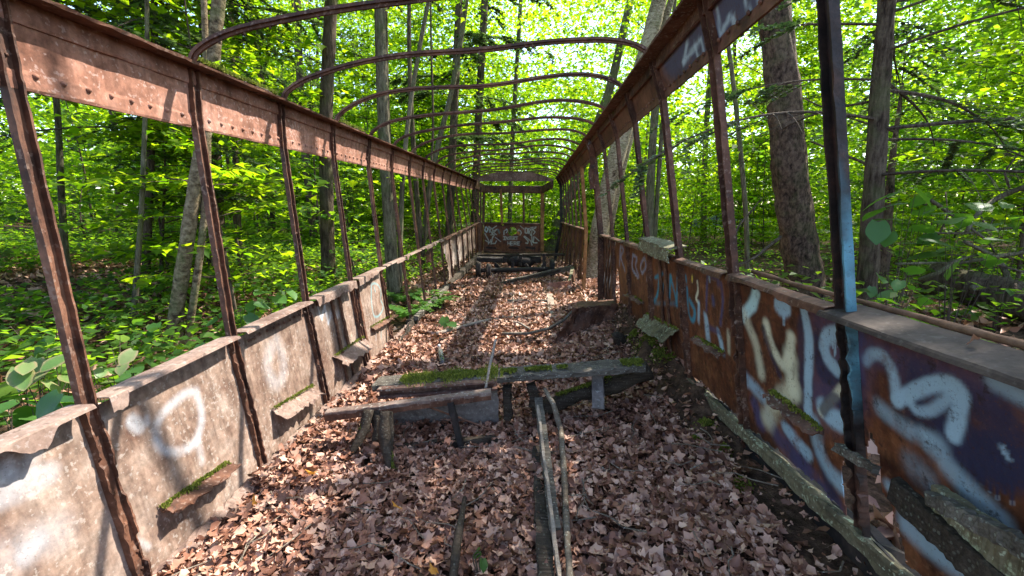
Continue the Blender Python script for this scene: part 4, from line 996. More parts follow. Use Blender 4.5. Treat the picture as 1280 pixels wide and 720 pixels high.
a, b = at(596, 338, y=9.6), at(692, 336, y=9.7); m = MB(); m.tube(lin(a, b, 8), .05, 10); mk(m, 'axle', M_BLACK, tr, True)
plate([at(618, 328, y=9.9), at(619, 350, y=9.9), at(632, 348, y=9.9), at(622, 330, y=9.9)], .02, M_BLACK, 'gusset', tr); plate([at(683, 326, y=10), at(682, 346, y=10), at(670, 342, y=10), at(680, 328, y=10)], .02, M_BLACK, 'gusset', tr)
lb = MB(); lb.bar(at(612, 358, y=8.3), at(716, 334, y=9.4), .05, .10, seg=20, jit=.004); tag(lb.build('long_plank', M_WOOD), 'long plank slanting up to the right in front of the truck frame', 'plank')
lb = MB(); lb.bar(at(614, 357, y=8.0), at(700, 338, y=8.9), .04, .05, seg=20, jit=.004); tag(lb.build('long_plank', M_DWOOD), 'dark thin plank lying just before the long slanting plank', 'plank')
bx = world_thing('steel_box', 'open reddish steel box lying in the leaves left of the far door post', 'steel box', at(703, 362, z=0))
plate([at(685, 364, y=7.5), at(715, 361, y=7.7), at(714, 351, y=7.7), at(685, 354, y=7.5)], .012, M_LRAIL, 'front', bx, rag=.004)
plate([at(715, 361, y=7.7), at(721, 343, y=8.8), at(719, 334, y=8.8), at(714, 350, y=7.7)], .012, M_POST, 'side', bx, rag=.004)
plate([at(713, 350, y=7.7), at(718, 333, y=8.8), at(714, 333, y=8.8), at(710, 351, y=7.7)], .012, M_LICH, 'rim', bx, rag=.004)
for i, (lb_, p0, p1, y0, y1) in enumerate((('fallen lath by the left wall below the sixth post', (520, 398), (560, 358), 4.9, 7.2), ('rotten board along the left wall foot', (497, 432), (520, 405), 4.2, 5.0), ('grey board tilted in the open left bay', (505, 430), (515, 402), 4.3, 4.9))):
    m = MB(); m.bar(at(*p0, y=y0), at(*p1, y=y1), .05, .06, seg=14, jit=.006); tag(m.build('fallen_board', M_DWOOD if i else M_WOOD), lb_, 'board')

# ================================================================== trees
def smooth_path(P, n):
    P = np.asarray(P, float); k = len(P); t = np.linspace(0, k-1, n)
    c = np.stack([np.interp(t, range(k), P[:, i]) for i in range(3)], -1)
    for _ in range(4): c[1:-1] = (c[:-2]+2*c[1:-1]+c[2:])/4
    return c
TREES = {}
def trunk_path(pts, y, H):
    P = [at(*p, y=y) for p in pts]
    b = P[0].copy(); b[2] = min(b[2], float(gz(b[0], b[1])))-.15
    P = [b]+P[1:]
    d = P[-1]-P[-2] if len(P) > 2 else P[-1]-P[0]; d = d/np.linalg.norm(d)
    q = P[-1]
    while q[2] < H:
        d = d*.85+np.array([0, 0, .15]); d[0] += rng.normal(0, .04); d[1] += rng.normal(0, .04); d /= np.linalg.norm(d); q = q+d*1.0; P.append(q)
    return np.array(P)
def tree(key, name, label, pts, y, d0, mat, H=11, limbs=7, extra=(), group=None, sides=12, lump=.06, cat='tree'):
    path = trunk_path(pts, y, H); n = max(14, int(len(path)*(9 if sides >= 20 else 5))); c = smooth_path(path, n)
    base = np.array([c[0][0], c[0][1], float(gz(c[0][0], c[0][1]))])
    root = thing(name, label, cat, tuple(base), group)
    f = np.linspace(0, 1, n); hh = c[:, 2]-base[2]
    r = d0/2*(1-.8*f**1.2)*(1+.5*np.exp(-np.clip(hh, 0, 9)/.18))
    m = MB(); m.tube(c, r, sides, 0, lump)
    for (ep, ey, ed) in extra:
        e = smooth_path(trunk_path(ep, ey, H*.8), 30); m.tube(e, ed/2*(1-.75*np.linspace(0, 1, 30)), 9, 0, lump)
    for i in range(limbs):                                     # limbs in the crown
        k = int(n*rng.uniform(.55, .93)); a = rng.uniform(0, 6.28); L = rng.uniform(1.2, 3.2)
        dr = np.array([math.cos(a), math.sin(a), rng.uniform(.3, .9)]); q = [c[k]]
        for s_ in range(5): q.append(q[-1]+dr*L/5+rng.normal(0, .06, 3)); dr[2] += .06
        m.tube(smooth_path(q, 14), r[k]*.5*(1-.85*np.linspace(0, 1, 14)), 6)
    put(m.build('trunk', mat, None, True), root)
    TREES[key] = dict(root=root, path=c, top=c[-1], r=r, leaves=[])
    return root
tree('L1', 'birch_tree', 'mossy double-stemmed yellow birch just beyond the left wall', [(212, 455), (220, 390), (233, 310), (244, 230), (262, 130), (270, 40)], 3.9, .125, B_YBIRCH, 11, 6, [([(226, 450), (240, 385), (254, 300), (262, 200), (258, 110)], 3.95, .07)], sides=26)
tree('L2', 'sapling', 'thin straight grey sapling left of the double birch', [(168, 456), (167, 400), (172, 330), (177, 262), (180, 190)], 4.3, .055, B_GREY, 7, 3, sides=8)
tree('L3', 'spruce_tree', 'slender dark young conifer behind the thin sapling left of the birch', [(182, 430), (182, 340), (187, 240), (190, 160)], 5.6, .10, B_DARK, 9, 0, sides=8)
tree('L4', 'young_tree', 'pale thin young tree seen behind the nearest left post', [(84, 345), (80, 300), (76, 230), (73, 150)], 6.4, .09, B_GREY, 9, 4, sides=8)
tree('L5', 'maple_tree', 'dark straight trunk between the third and fourth left posts', [(411, 362), (408, 260), (407, 150), (412, 40), (414, 0)], 7.2, .22, B_DARK, 13, 7)
tree('L6', 'maple_tree', 'mossy twin trunk standing beside the open left bays', [(494, 380), (489, 320), (486, 260), (481, 190), (478, 120)], 6.4, .19, B_GREY, 12, 6, [([(499, 372), (500, 300), (502, 230), (508, 160)], 6.5, .08)])
tree('L9', 'hemlock_tree', 'tall hemlock with feathery branches above the left rail', [(272, 330), (268, 230), (263, 100), (256, 0)], 6.6, .22, B_DARK, 12, 0)
tree('L10', 'young_tree', 'slim dark stem right of the tall hemlock above the left rail', [(300, 340), (294, 200), (290, 80), (288, 0)], 8.2, .11, B_DARK, 11, 4, sides=8)
tree('L7', 'maple_tree', 'straight grey trunk rising behind the second roof hoop left of centre', [(487, 340), (483, 170), (480, 80), (479, 0)], 12, .24, B_DARK, 15, 6)
tree('C1', 'maple_tree', 'leaning pale trunk seen through the far right end window', [(684, 322), (700, 272), (717, 235), (738, 180), (760, 120)], 16.5, .36, B_GREY, 15, 6)
tree('C2', 'hemlock_tree', 'dark hemlock behind the roof hoops left of centre', [(560, 300), (566, 180), (570, 90), (574, 0)], 14.5, .26, B_DARK, 15, 0)
tree('C3', 'hemlock_tree', 'tall hemlock with grey-green boughs behind the hoops nearest the centre', [(592, 290), (596, 190), (600, 110), (606, 0)], 17, .3, B_DARK, 16, 0)
tree('C4', 'young_tree', 'thin trunk slanting right behind the third roof hoop', [(528, 320), (535, 240), (550, 170), (566, 110), (578, 40)], 13, .17, B_GREY, 13, 5, sides=8)
tree('C5', 'young_tree', 'forked thin trunk behind the seventh left post', [(527, 322), (524, 280), (520, 230), (516, 170)], 10.5, .13, B_DARK, 12, 5, [([(526, 305), (532, 270), (538, 220)], 10.5, .07)], sides=8)
tree('C6', 'young_tree', 'slim trunk rising right of centre behind the hoops', [(636, 280), (640, 180), (645, 100), (651, 0)], 18, .18, B_GREY, 15, 5, sides=8)
tree('R1', 'birch_tree', 'big pale birch leaning right outside the door opening', [(743, 330), (749, 292), (757, 250), (769, 200), (795, 110), (812, 50), (824, 0)], 9.6, .40, B_BIRCH, 14, 7, [([(752, 285), (775, 210), (806, 110), (840, 0)], 9.8, .17)])
tree('R2', 'hemlock_tree', 'thick rough-barked hemlock trunk beyond the right wall', [(1010, 392), (1003, 335), (990, 240), (982, 150), (973, 60), (968, 0)], 5.5, .40, B_HEM, 12, 0, lump=.1, sides=44)
tree('R3', 'hemlock_tree', 'slim brown hemlock trunk right of the cyan-painted post', [(1080, 408), (1086, 330), (1096, 180), (1104, 60), (1109, 0)], 4.2, .165, B_DARK, 10, 0, sides=26)
tree('R4', 'dead_tree', 'dark short trunk just behind the slim brown hemlock', [(1104, 350), (1110, 270), (1115, 200)], 6.6, .16, B_HEM, 2.8, 2, sides=10)
tree('R5', 'sapling', 'thin crooked sapling left of the thick hemlock trunk', [(938, 330), (934, 285), (926, 190), (914, 80), (902, 0)], 7.4, .085, B_GREY, 9, 4, sides=8)
tree('R6', 'maple_tree', 'mossy forked trunk behind the right posts near the birch', [(812, 322), (812, 262), (815, 185), (822, 100), (828, 0)], 11.5, .22, B_GREY, 13, 6, [([(818, 300), (823, 220), (830, 130)], 11.5, .12)])
tree('R7', 'young_tree', 'faint slim trunk far behind the right wall beside the parked car', [(924, 285), (926, 240), (922, 150), (918, 60)], 24, .22, B_DARK, 14, 4, sides=8)
tree('R8', 'young_tree', 'grey trunk right of the forked trunk seen above the right wall', [(880, 300), (880, 220), (884, 140), (890, 60)], 20, .26, B_GREY, 14, 4, sides=8)

# ---- far trunks among the foliage, told apart by nothing
proto = None
k = 0; FARX = []
while k < 18:
    a = rng.uniform(-1.0, 0.95); r = rng.uniform(13, 36); x, y = r*math.sin(a), r*math.cos(a)
    if abs(x+.4) < 2.0 and y < 15: continue
    if 9 < x < 20 and y > 25: continue
    if x > 2 and y < 22: continue
    if -.22 < a < .2: continue
    z = float(gz(x, y))
    if proto is None:
        m = MB(); t = np.linspace(0, 15, 24); c = np.stack([.35*np.sin(t*.35)+.04*t, .2*np.sin(t*.28+1), t-.2], -1)
        m.tube(c, .13*(1-.75*t/15)*(1+.4*np.exp(-t/.25)), 9, 0, .06)
        for i in range(6):
            q0 = c[int(rng.uniform(11, 22))]; aa = rng.uniform(0, 6.28); m.tube(lin(q0, q0+np.array([math.cos(aa)*2, math.sin(aa)*2, 1.4]), 6), [.04, .035, .03, .02, .015, .01], 5)
        pt = m.build('trunk', B_DARK, None, True)
        P = np.concatenate([np.array([rng.normal(0, 1.3), rng.normal(0, 1.3), rng.uniform(8, 16)])+rng.normal(0, 1, (45, 3))*np.array([.5, .5, .13]) for i in range(45)])
        V, F = scatter(P, rng.uniform(.09, .15, len(P)), LEAF2, tilt=.4); pc = mesh_np('crown', V, F, L_MAPLE)
        proto = (pt, pc)
    rt_ = thing('forest_tree', 'slender forest tree half hidden in the bright foliage behind the car', 'tree', (x, y, z), 'slender trees deep in the foliage')
    rt_.rotation_euler = (0, 0, rng.uniform(0, 6.28)); s_ = rng.uniform(.55, .95); rt_.scale = (s_, s_, rng.uniform(.85, 1.1))
    for j, o in enumerate(proto):
        c = o if k == 0 else o.copy()
        if k: COL.objects.link(c)
        c.parent = rt_
    k += 1

# ---- overhead canopy: mostly unseen leaves, laid out to shade or spare the car, joined to the nearest trunk
SH = SUN/SUN[2]
def canopy(x0, x1, y0, y1, lai, zlo, zhi, size, keepf=None, cl=40):
    n = int((x1-x0)*(y1-y0)*lai/(size*size*.34*cl)); out = []
    for i in range(n):
        p0 = np.array([rng.uniform(x0, x1), rng.uniform(y0, y1), .4]); z = rng.uniform(zlo, zhi)
        c = p0+SH*(z-.4); P = c+rng.normal(0, 1, (cl, 3))*np.array([.32, .32, .08]); out.append(P)
    P = np.concatenate(out)
    if keepf is not None:
        q = P-SH*(P[:, 2:3]-.4); P = P[keepf(q[:, 0], q[:, 1])]
    return P
def litmask(x, y):
    q = np.stack([x, y, 0*x], -1); n = .6*vnoise(q, 1.1, 61)+.4*vnoise(q, 3.0, 62); u = rng.random(len(x))
    keep = np.ones(len(x), bool)
    z1 = (x > -3.3) & (x < -.62+.3*n) & (y > -1.2) & (y < 5.6); keep &= ~(z1 & (n > -.75))
    z2 = (x > -3.3) & (x < -2.0) & (y > -1.2) & (y < 9); keep &= ~(z2 & (n > -.45))
    z3 = (x > -1.4) & (x < 1.4) & (y > 4.0) & (y < 9.5); keep &= ~(z3 & (n > -.12))
    z4 = (x > .3) & (x < 3) & (y > 5.2) & (y < 10); keep &= ~(z4 & (n > -.4))
    z5 = (x > -.95) & (x < 1.4) & (y > 1.5) & (y <= 4.0); keep &= ~(z5 & (n > .02))
    z6 = (x > -4.5) & (x < -3.0) & (y > 0.2) & (y < 4); keep &= ~(z6 & (n > .0))
    return keep
CP = np.concatenate([canopy(-1.0, 2.6, -1.5, 4.4, 1.7, 6, 11, .12, litmask), canopy(-3.5, 3.5, -1.5, 14, .8, 6, 12, .12, litmask),
                     canopy(-9, -3.3, -1, 12, .55, 5, 10, .12), canopy(3.5, 9, 0, 12, .45, 6, 11, .12)])
kt = [k_ for k_ in ('L1', 'L4', 'L5', 'L6', 'L10', 'R1', 'R5', 'R6', 'C5')]
TP = np.array([TREES[k_]['path'][int(len(TREES[k_]['path'])*.7)] for k_ in kt])
own = np.argmin(((CP[:, None, :2]-TP[None, :, :2])**2).sum(-1), 1)
for i, k_ in enumerate(kt):
    TREES[k_]['leaves'].append(CP[own == i])
for k_ in ('L2', 'L7', 'C1', 'C4', 'C6', 'R7', 'R8'):
    c = TREES[k_]['path']; H = c[-1][2]; far = k_ not in ('L2',)
    for j in range(34 if far else 16):
        b_ = c[int(len(c)*rng.uniform(.45, .99))]; TREES[k_]['leaves'].append(b_+rng.normal(0, 1, 3)*np.array([1.4, 1.4, .3])*(1 if far else .45)+rng.normal(0, 1, (45, 3))*np.array([.4, .4, .1]))
for k_, T in TREES.items():
    if T['leaves']:
        P = np.concatenate(T['leaves'])
        q_ = P-SH*(P[:, 2:3]-.4); P = P[litmask(q_[:, 0], q_[:, 1])]
        V, F = scatter(P, rng.uniform(.085, .14, len(P)), LEAF4 if k_ in ('L2', 'L4', 'L5', 'L6') else LEAF2, tilt=.42, droop=-.2)
        put(mesh_np('crown', V, F, L_MAPLE), T['root'])

# ---- hemlock boughs
def bough(start, dr, L, n_twig=16, droop=.12):
    """returns limb path and needle points/yaws"""
    q = [np.asarray(start, float)]; d = np.asarray(dr, float)/np.linalg.norm(dr)
    for i in range(8):
        q.append(q[-1]+d*L/8); d = d+np.array([rng.normal(0, .05), rng.normal(0, .05), -droop*(.4+i*.12)]); d /= np.linalg.norm(d)
    return smooth_path(q, 20)
def hemlock_crown(root, base_path, r_path, zlo, zhi, nb, L0, needles=True, mat=L_HEM, nsize=.028, az=None, dead=0, nt=10, sunny=True):
    NP, NY, NPi = [], [], []
    for i in range(nb):
        z = rng.uniform(zlo, zhi); k_ = int(np.argmin(np.abs(base_path[:, 2]-z))); a = rng.uniform(0, 6.28) if az is None else rng.uniform(*az)
        L = L0*rng.uniform(.6, 1.15)
        p = bough(base_path[k_], (math.cos(a), math.sin(a), rng.uniform(.0, .25)), L); r0 = max(.008, .012*L/2)
        qp = p-SH*(p[:, 2:3]-.4)
        if sunny and (((qp[:, 0] > -3.3) & (qp[:, 0] < -.6) & (qp[:, 1] > -1.2) & (qp[:, 1] < 8)) | ((np.abs(qp[:, 0]) < 1.4) & (qp[:, 1] > 4) & (qp[:, 1] < 9))).mean() > .12: continue
        mbt = MB(); mbt.tube(p, r0*(1-.85*np.linspace(0, 1, len(p))), 5)
        T = np.gradient(p, axis=0); T /= np.linalg.norm(T, axis=1)[:, None]
        for s_ in range(nt*2):
            j = int(rng.uniform(4, 19)); sd_ = 1 if s_ % 2 else -1
            side = np.cross(T[j], (0, 0, 1.0))*sd_; l = L*.34*(1-.6*j/20)*rng.uniform(.6, 1.2)
            td = side*.75+T[j]*.65+np.array([0, 0, -.12]); td /= np.linalg.norm(td)
            tw = np.stack([p[j]+td*l*t+np.array([0, 0, -.18*l*t*t]) for t in np.linspace(0, 1, 6)])
            mbt.tube(tw, .0035*(1-.6*np.linspace(0, 1, 6)), 3, cap=False)
            if i < dead: continue
            nn = int(l/.0075); t = rng.uniform(0.05, 1, nn); b_ = np.stack([np.interp(t, np.linspace(0, 1, 6), tw[:, q_]) for q_ in range(3)], -1)
            sp = rng.choice([-1, 1], nn); ya = math.atan2(td[1], td[0])-math.pi/2+sp*rng.uniform(.5, 1.1, nn)
            NP.append(b_); NY.append(ya); NPi.append(rng.normal(-.12, .25, nn))
        put(mbt.build('bough', B_TWIG, None), root)
    if NP:
        NP = np.concatenate(NP); NY = [np.concatenate(NY)]; NPi = [np.concatenate(NPi)]; q_ = NP-SH*(NP[:, 2:3]-.4); km = litmask(q_[:, 0], q_[:, 1]); NP, NY, NPi = NP[km], [NY[0][km]], [NPi[0][km]]; V, F = scatter(NP, rng.uniform(.7, 1.3, len(NP))*nsize*1.7, NEED_W, yaw=np.concatenate(NY), pitch=np.concatenate(NPi), tilt=.3)
        put(mesh_np('crown', V, F, mat), root)
T = TREES['L9']; hemlock_crown(T['root'], T['path'], T['r'], 2.2, 9, 42, 2.9)
tree('L11', 'hemlock_tree', 'hemlock at the left frame edge with feathery grey-green boughs over the left rail', [(-95, 400), (-90, 250), (-85, 100)], 4.4, .2, B_DARK, 9, 0)
T = TREES['L11']; hemlock_crown(T['root'], T['path'], T['r'], 2.6, 6.5, 34, 3.2, az=(-.7, 1.1), nt=12)
T = TREES['L3']; hemlock_crown(T['root'], T['path'], T['r'], 1.6, 8, 34, 1.7)
T = TREES['R2']; hemlock_crown(T['root'], T['path'], T['r'], 2.6, 8, 44, 2.6, dead=4)
T = TREES['R3']; hemlock_crown(T['root'], T['path'], T['r'], 1.6, 6.5, 56, 2.8, dead=32)
for k_ in ('C2', 'C3'):
    T = TREES[k_]; hemlock_crown(T['root'], T['path'], T['r'], 3, 14, 20, 2.4, nsize=.06, nt=7)

# ---- understory saplings with layered leaves
def sapling_mesh(seed, H, nl, spread):
    m = MB(); t = np.linspace(0, 1, 14); c = np.stack([.12*np.sin(t*3+seed), .12*np.cos(t*2.4+seed)-.12, t*H-.1], -1)
    m.tube(c, .022*(1-.8*t), 6); P = []
    for i in range(nl):
        k_ = int(rng.uniform(2, 13)); a = rng.uniform(0, 6.28); L = spread*rng.uniform(.4, 1.0)*(1.1-.5*k_/13)
        d = np.array([math.cos(a), math.sin(a), rng.uniform(.05, .35)]); q = lin(c[k_], c[k_]+d*L, 6); q[:, 2] -= .12*L*np.linspace(0, 1, 6)**2
        m.tube(q, .007*(1-.8*np.linspace(0, 1, 6)), 4, cap=False)
        n = int(26*L/.8); u = rng.uniform(.25, 1.05, n)
        P.append(np.stack([np.interp(u, np.linspace(0, 1, 6), q[:, j]) for j in range(3)], -1)+rng.normal(0, 1, (n, 3))*np.array([.13, .13, .025]))
    P = np.concatenate(P); V, F = scatter(P, rng.uniform(.075, .13, len(P)), LEAF4, tilt=.28, droop=-.22)
    return m, V, F
SAP = []
for i, (H, nl, sp_) in enumerate(((3.4, 42, 1.0), (2.2, 30, .8), (4.8, 60, 1.3), (1.4, 18, .6), (8.0, 130, 2.0))):
    m, V, F = sapling_mesh(i*2.1, H, nl, sp_)
    for mt in (L_MAPLE, L_DEEP):
        t_ = m.build('stem', B_TWIG, None, True); c_ = mesh_np('crown', V, F, mt); SAP.append([t_, c_, False])
def place_sap(i, deep, x, y, label, group, s_=None):
    t_, c_, used = SAP[i*2+(1 if deep else 0)]
    r_ = thing('understory_sapling', label, 'sapling', (x, y, float(gz(x, y))), group)
    r_.rotation_euler = (0, 0, rng.uniform(0, 6.28)); s_ = s_ or rng.uniform(.8, 1.25); r_.scale = (s_, s_, s_)
    for o in (t_, c_):
        q = o.copy() if used else o
        if used: COL.objects.link(q)
        q.parent = r_
    SAP[i*2+(1 if deep else 0)][2] = True
def free(x, y): return not (-2.2 < x < 1.9 and y < 14.6)
n_ = 0
while n_ < 62:
    x, y = rng.uniform(-14, -2.6), rng.uniform(1.5, 18)
    if not free(x, y) or math.hypot(x, y) < 4.2: continue
    if x > -4.2 and y < 5.0: continue
    place_sap(int(rng.integers(0, 5)), rng.random() < .6, x, y, 'young leafy maple in the green understory left of the car', 'saplings in the left understory'); n_ += 1
n_ = 0
while n_ < 46:
    x, y = rng.uniform(2.4, 15), rng.uniform(2, 20)
    if math.hypot(x, y) < 5.0 or (x/y < .75 and x/y > .3 and y < 14 and x > 2): continue
    place_sap(int(rng.integers(0, 5 if y > 12 or x > 8 else 4)), rng.random() < .3, x, y, 'young leafy maple in the green understory right of the car', 'saplings in the right understory'); n_ += 1
n_ = 0
while n_ < 30:
    x, y = rng.uniform(-9, 9), rng.uniform(15.5, 26)
    if 5 < x: continue
    place_sap(int(rng.integers(0, 5)), rng.random() < .1, x, y, 'young leafy maple in the bright understory beyond the far end of the car', 'saplings beyond the far end', rng.uniform(1, 1.5)); n_ += 1
for i, s_ in enumerate(SAP):
    if not s_[2]:
        for o in s_[:2]: bpy.data.objects.remove(o)
place_sap(2, False, -3.4, 4.7, 'tall sunlit maple sapling just behind the double birch', None, .9)

# ---- distant foliage mass
parts = []; N = 0
def clumps(n, r0, r1, a0, a1, zf, leaf, per, gap=None):
    global N
    a = rng.uniform(a0, a1, n); r = np.sqrt(rng.uniform(r0**2, r1**2, n)); x, y = r*np.sin(a), r*np.cos(a)
    zz = gz(x, y)+zf(r, n)
    if gap is not None:
        ok = gap(x, y, zz); x, y, zz, r = x[ok], y[ok], zz[ok], r[ok]
    C = np.repeat(np.stack([x, y, zz], -1), per, 0); rr = np.repeat(r, per)
    P = C+rng.normal(0, 1, C.shape)*np.array([.55, .55, .10])*(.6+rr/30)[:, None]
    return P, leaf*(.7+.6*rng.random(len(P)))*(.6+rr/40)
def carview(x, y, z):
    # keep a window through the leaves to the road and the parked car
    el = (z-1.37)/np.hypot(x, y); az = np.arctan2(x, y); w = (az > .30) & (az < .47) & (el > -.085) & (el < -.02) & (np.hypot(x, y) < 38)
    return ~(w & (rng.random(len(x)) < .93))
def skygap(x, y, z):
    el = (z-1.37)/np.hypot(x, y); az = np.arctan2(x, y)
    q = np.stack([az*9, el*9, 0*az], -1); n = vnoise(q, 1, 44)*.6+vnoise(q, 2.7, 45)*.4
    return carview(x, y, z) & ~((el > .14) & (n > .42) & (rng.random(len(x)) < .85))
SETS = [clumps(520, 8.5, 20, .5, 1.12, lambda r, n: rng.uniform(1.5, 1.5+.5*r, n), .14, 40, None), clumps(2200, 13, 46, -1.2, 1.15, lambda r, n: rng.uniform(.2, 4.0, n), .15, 42, carview),
        clumps(3600, 15, 46, -1.2, 1.15, lambda r, n: rng.uniform(2, 1.5+.50*r, n), .15, 42, skygap),
        clumps(1900, 34, 66, -1.1, 1.1, lambda r, n: rng.uniform(0, 13, n), .33, 42, carview),
        clumps(800, 17, 34, -.35, 1.05, lambda r, n: 1.4+r*rng.uniform(.16, .52, n), .16, 40, None)]
P = np.concatenate([s_[0] for s_ in SETS]); sz = np.concatenate([s_[1] for s_ in SETS])
ndk = 520*40; ok = ~((np.abs(P[:, 0]+.4) < 2.2) & (P[:, 1] < 14.6)) & (P[:, 2] > -1.5); q_ = P-SH*(P[:, 2:3]-.4); ok &= litmask(q_[:, 0], q_[:, 1]) | (P[:, 2] < 2.5); fd = (np.arange(len(ok)) < ndk)[ok]; P, sz = P[ok], sz[ok]
az_ = np.arctan2(P[:, 0], P[:, 1]); dk = vnoise(P, .16, 88)*.8+rng.normal(0, .12, len(P)) > -.02+.5*sstep(-.5, -.05, az_)-.55*sstep(.5, .8, az_)  # darker leaves weighted to the right, where their colour stands in for hemlock shade
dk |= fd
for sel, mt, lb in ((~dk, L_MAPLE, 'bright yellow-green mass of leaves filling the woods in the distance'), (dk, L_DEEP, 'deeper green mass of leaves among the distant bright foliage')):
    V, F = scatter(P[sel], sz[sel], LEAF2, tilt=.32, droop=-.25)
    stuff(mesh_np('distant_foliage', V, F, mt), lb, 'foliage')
# ---- ground cover
def cover(n, x0, x1, y0, y1, zr, size, per=9):
    x = rng.uniform(x0, x1, n); y = rng.uniform(y0, y1, n); ok = np.array([free(a_, b_) for a_, b_ in zip(x, y)]); x, y = x[ok], y[ok]
    dn = vnoise(np.stack([x, y, 0*x], -1), .5, 77); ok = dn > -.25; x, y = x[ok], y[ok]
    z = gz(x, y)+rng.uniform(zr*.3, zr, len(x)); C = np.repeat(np.stack([x, y, z], -1), per, 0)
    return C+rng.normal(0, 1, C.shape)*np.array([.11, .11, .03])
P = np.concatenate([cover(5600, -12, -1.9, .5, 14, .45, .08), cover(2600, 2.2, 15, 1.5, 20, .5, .08), cover(2500, -12, 16, 14, 30, .7, .08)])
V, F = scatter(P, rng.uniform(.06, .11, len(P)), LEAF2, tilt=.3, droop=-.15)
stuff(mesh_np('ground_cover', V, F, L_DEEP), 'low green seedlings and herbs covering the forest floor', 'ground cover')

# ================================================================== broad-leaved shrubs with single leaves
def heart_leaf():
    rows = 8; V, F, A = [], [], []
    for i in range(rows):
        t = i/(rows-1); w = .52*math.sin(math.pi*min(1, (t*.9+.12)))**.75*(1-.25*t); w = max(w, .015)
        yb = t-(.12 if i == 0 else 0)
        for j, s_ in enumerate((-1, -.55, 0, .55, 1)):
            V.append((s_*w*(1+.03*math.sin(i*2.7+j)), yb-(.10*abs(s_) if i < 2 else -.02*abs(s_)), .10*abs(s_)*w-.16*t*t+.012*math.sin(i*3+j*2)))
            A.append(max(0, abs(s_)-.55)/.45*.8+(.5 if i == rows-1 else 0))
    for i in range(rows-1):
        for j in range(4): F.append((i*5+j, i*5+j+1, (i+1)*5+j+1, (i+1)*5+j))
    A = np.clip(np.array(A), 0, 1); pc = np.zeros((len(V), 4)); pc[:, :3] = (.40, .22, .15); pc[:, 3] = A
    return V, F, pc
HV, HF, HA = heart_leaf()
def hobmat(name, base, tr, edge):
    m, nt, out = newmat(name); g = nt.nodes.new('ShaderNodeObjectInfo'); a = nt.nodes.new('ShaderNodeVertexColor'); a.layer_name = 'paint'
    c = ramp(nt, g.outputs['Random'], [(0.0, base[0]), (.5, base[1]), (1.0, base[2])]); n = noise(nt, 40, 3, .6, pos(nt))
    c = mix(nt, mth(nt, 'MULTIPLY', mth(nt, 'MULTIPLY', a.outputs['Alpha'], edge), ramp(nt, n, [(.35, (.2, .2, .2)), (.6, (1, 1, 1))])), c, a.outputs['Color'])
    b = nd(nt, 'ShaderNodeBsdfPrincipled', Roughness=.42); nt.links.new(c, b.inputs['Base Color']); t = nt.nodes.new('ShaderNodeBsdfTranslucent'); t.inputs['Color'].default_value = (*tr, 1)
    bn = nd(nt, 'ShaderNodeBump', Strength=.4, Distance=.004); wv = nd(nt, 'ShaderNodeTexNoise', Scale=55.0); nt.links.new(pos(nt), wv.inputs['Vector']); nt.links.new(wv.outputs['Fac'], bn.inputs['Height']); nt.links.new(bn.outputs[0], b.inputs['Normal'])
    mx = nt.nodes.new('ShaderNodeMixShader'); mx.inputs[0].default_value = .4
    nt.links.new(b.outputs[0], mx.inputs[1]); nt.links.new(t.outputs[0], mx.inputs[2]); nt.links.new(mx.outputs[0], out.inputs['Surface']); return m
L_H1 = hobmat('pink_edged_leaf', ((.09, .17, .04), (.14, .21, .06), (.24, .27, .12)), (.22, .36, .05), .9)
L_H2 = hobmat('shrub_leaf', ((.03, .085, .018), (.045, .12, .022), (.07, .16, .03)), (.16, .36, .02), .0)
LM = {}
for nm, mt in (('a', L_H1), ('b', L_H2)):
    me = bpy.data.meshes.new('leaf'); me.from_pydata(HV, [], HF); me.update(); me.polygons.foreach_set('use_smooth', np.ones(len(me.polygons), bool))
    at_ = me.color_attributes.new('paint', 'FLOAT_COLOR', 'POINT'); at_.data.foreach_set('color', HA.astype(np.float32).ravel()); me.materials.append(mt); LM[nm] = me
def shrub(label, leaves, size, kind, base=None, name='hobblebush_shrub', cat='shrub', face=-.25, pj=.35):
    """leaves: list of 3-D points where leaf bases sit"""
    L = np.array(leaves); b = np.array(base) if base is not None else np.array([L[:, 0].mean(), L[:, 1].mean(), 0]); b = np.array([b[0], b[1], float(gz(b[0], b[1]))-.02])
    r = thing(name, label, cat, tuple(b)); m = MB()
    for p in L:
        mid = (b+p)/2+np.array([rng.normal(0, .03), rng.normal(0, .03), .08]); m.tube(smooth_path([b, mid, p], 9), .0035*(1-.5*np.linspace(0, 1, 9)), 4)
    put(m.build('stem', B_TWIG, None, True), r)
    for p in L:
        o = bpy.data.objects.new('leaf', LM[kind]); COL.objects.link(o); o.parent = r; o.location = tuple(p-b)
        out = math.atan2(p[1]-b[1], p[0]-b[0])-math.pi/2+rng.normal(0, .9); s_ = size*rng.uniform(.75, 1.2)
        o.rotation_euler = (face+rng.normal(0, pj), rng.normal(0, pj*.8), out); o.scale = (s_, s_*rng.uniform(.95, 1.1), s_)
def pts(l, y): return [at(px, py, y=y+rng.normal(0, .07)) for px, py in l]
shrub('hobblebush with large pink-edged heart leaves at the lower left beyond the wall', pts([(30, 470), (52, 465), (70, 455), (90, 462), (20, 480), (60, 440), (85, 470), (45, 450), (10, 492), (35, 455), (78, 448), (58, 478), (25, 462)], 1.75), .095, 'a')
shrub('hobblebush with bright green leaves low behind the nearest left sill', pts([(15, 505), (40, 510), (60, 500), (5, 520), (30, 490), (70, 495), (20, 530), (52, 525), (78, 505), (8, 500), (35, 522), (65, 515), (88, 498)], 1.65), .095, 'b')
shrub('pale-leaved hobblebush between the first two left posts', pts([(140, 435), (150, 420), (130, 462), (155, 455), (120, 470), (145, 448), (165, 440), (138, 478)], 2.1), .075, 'a')
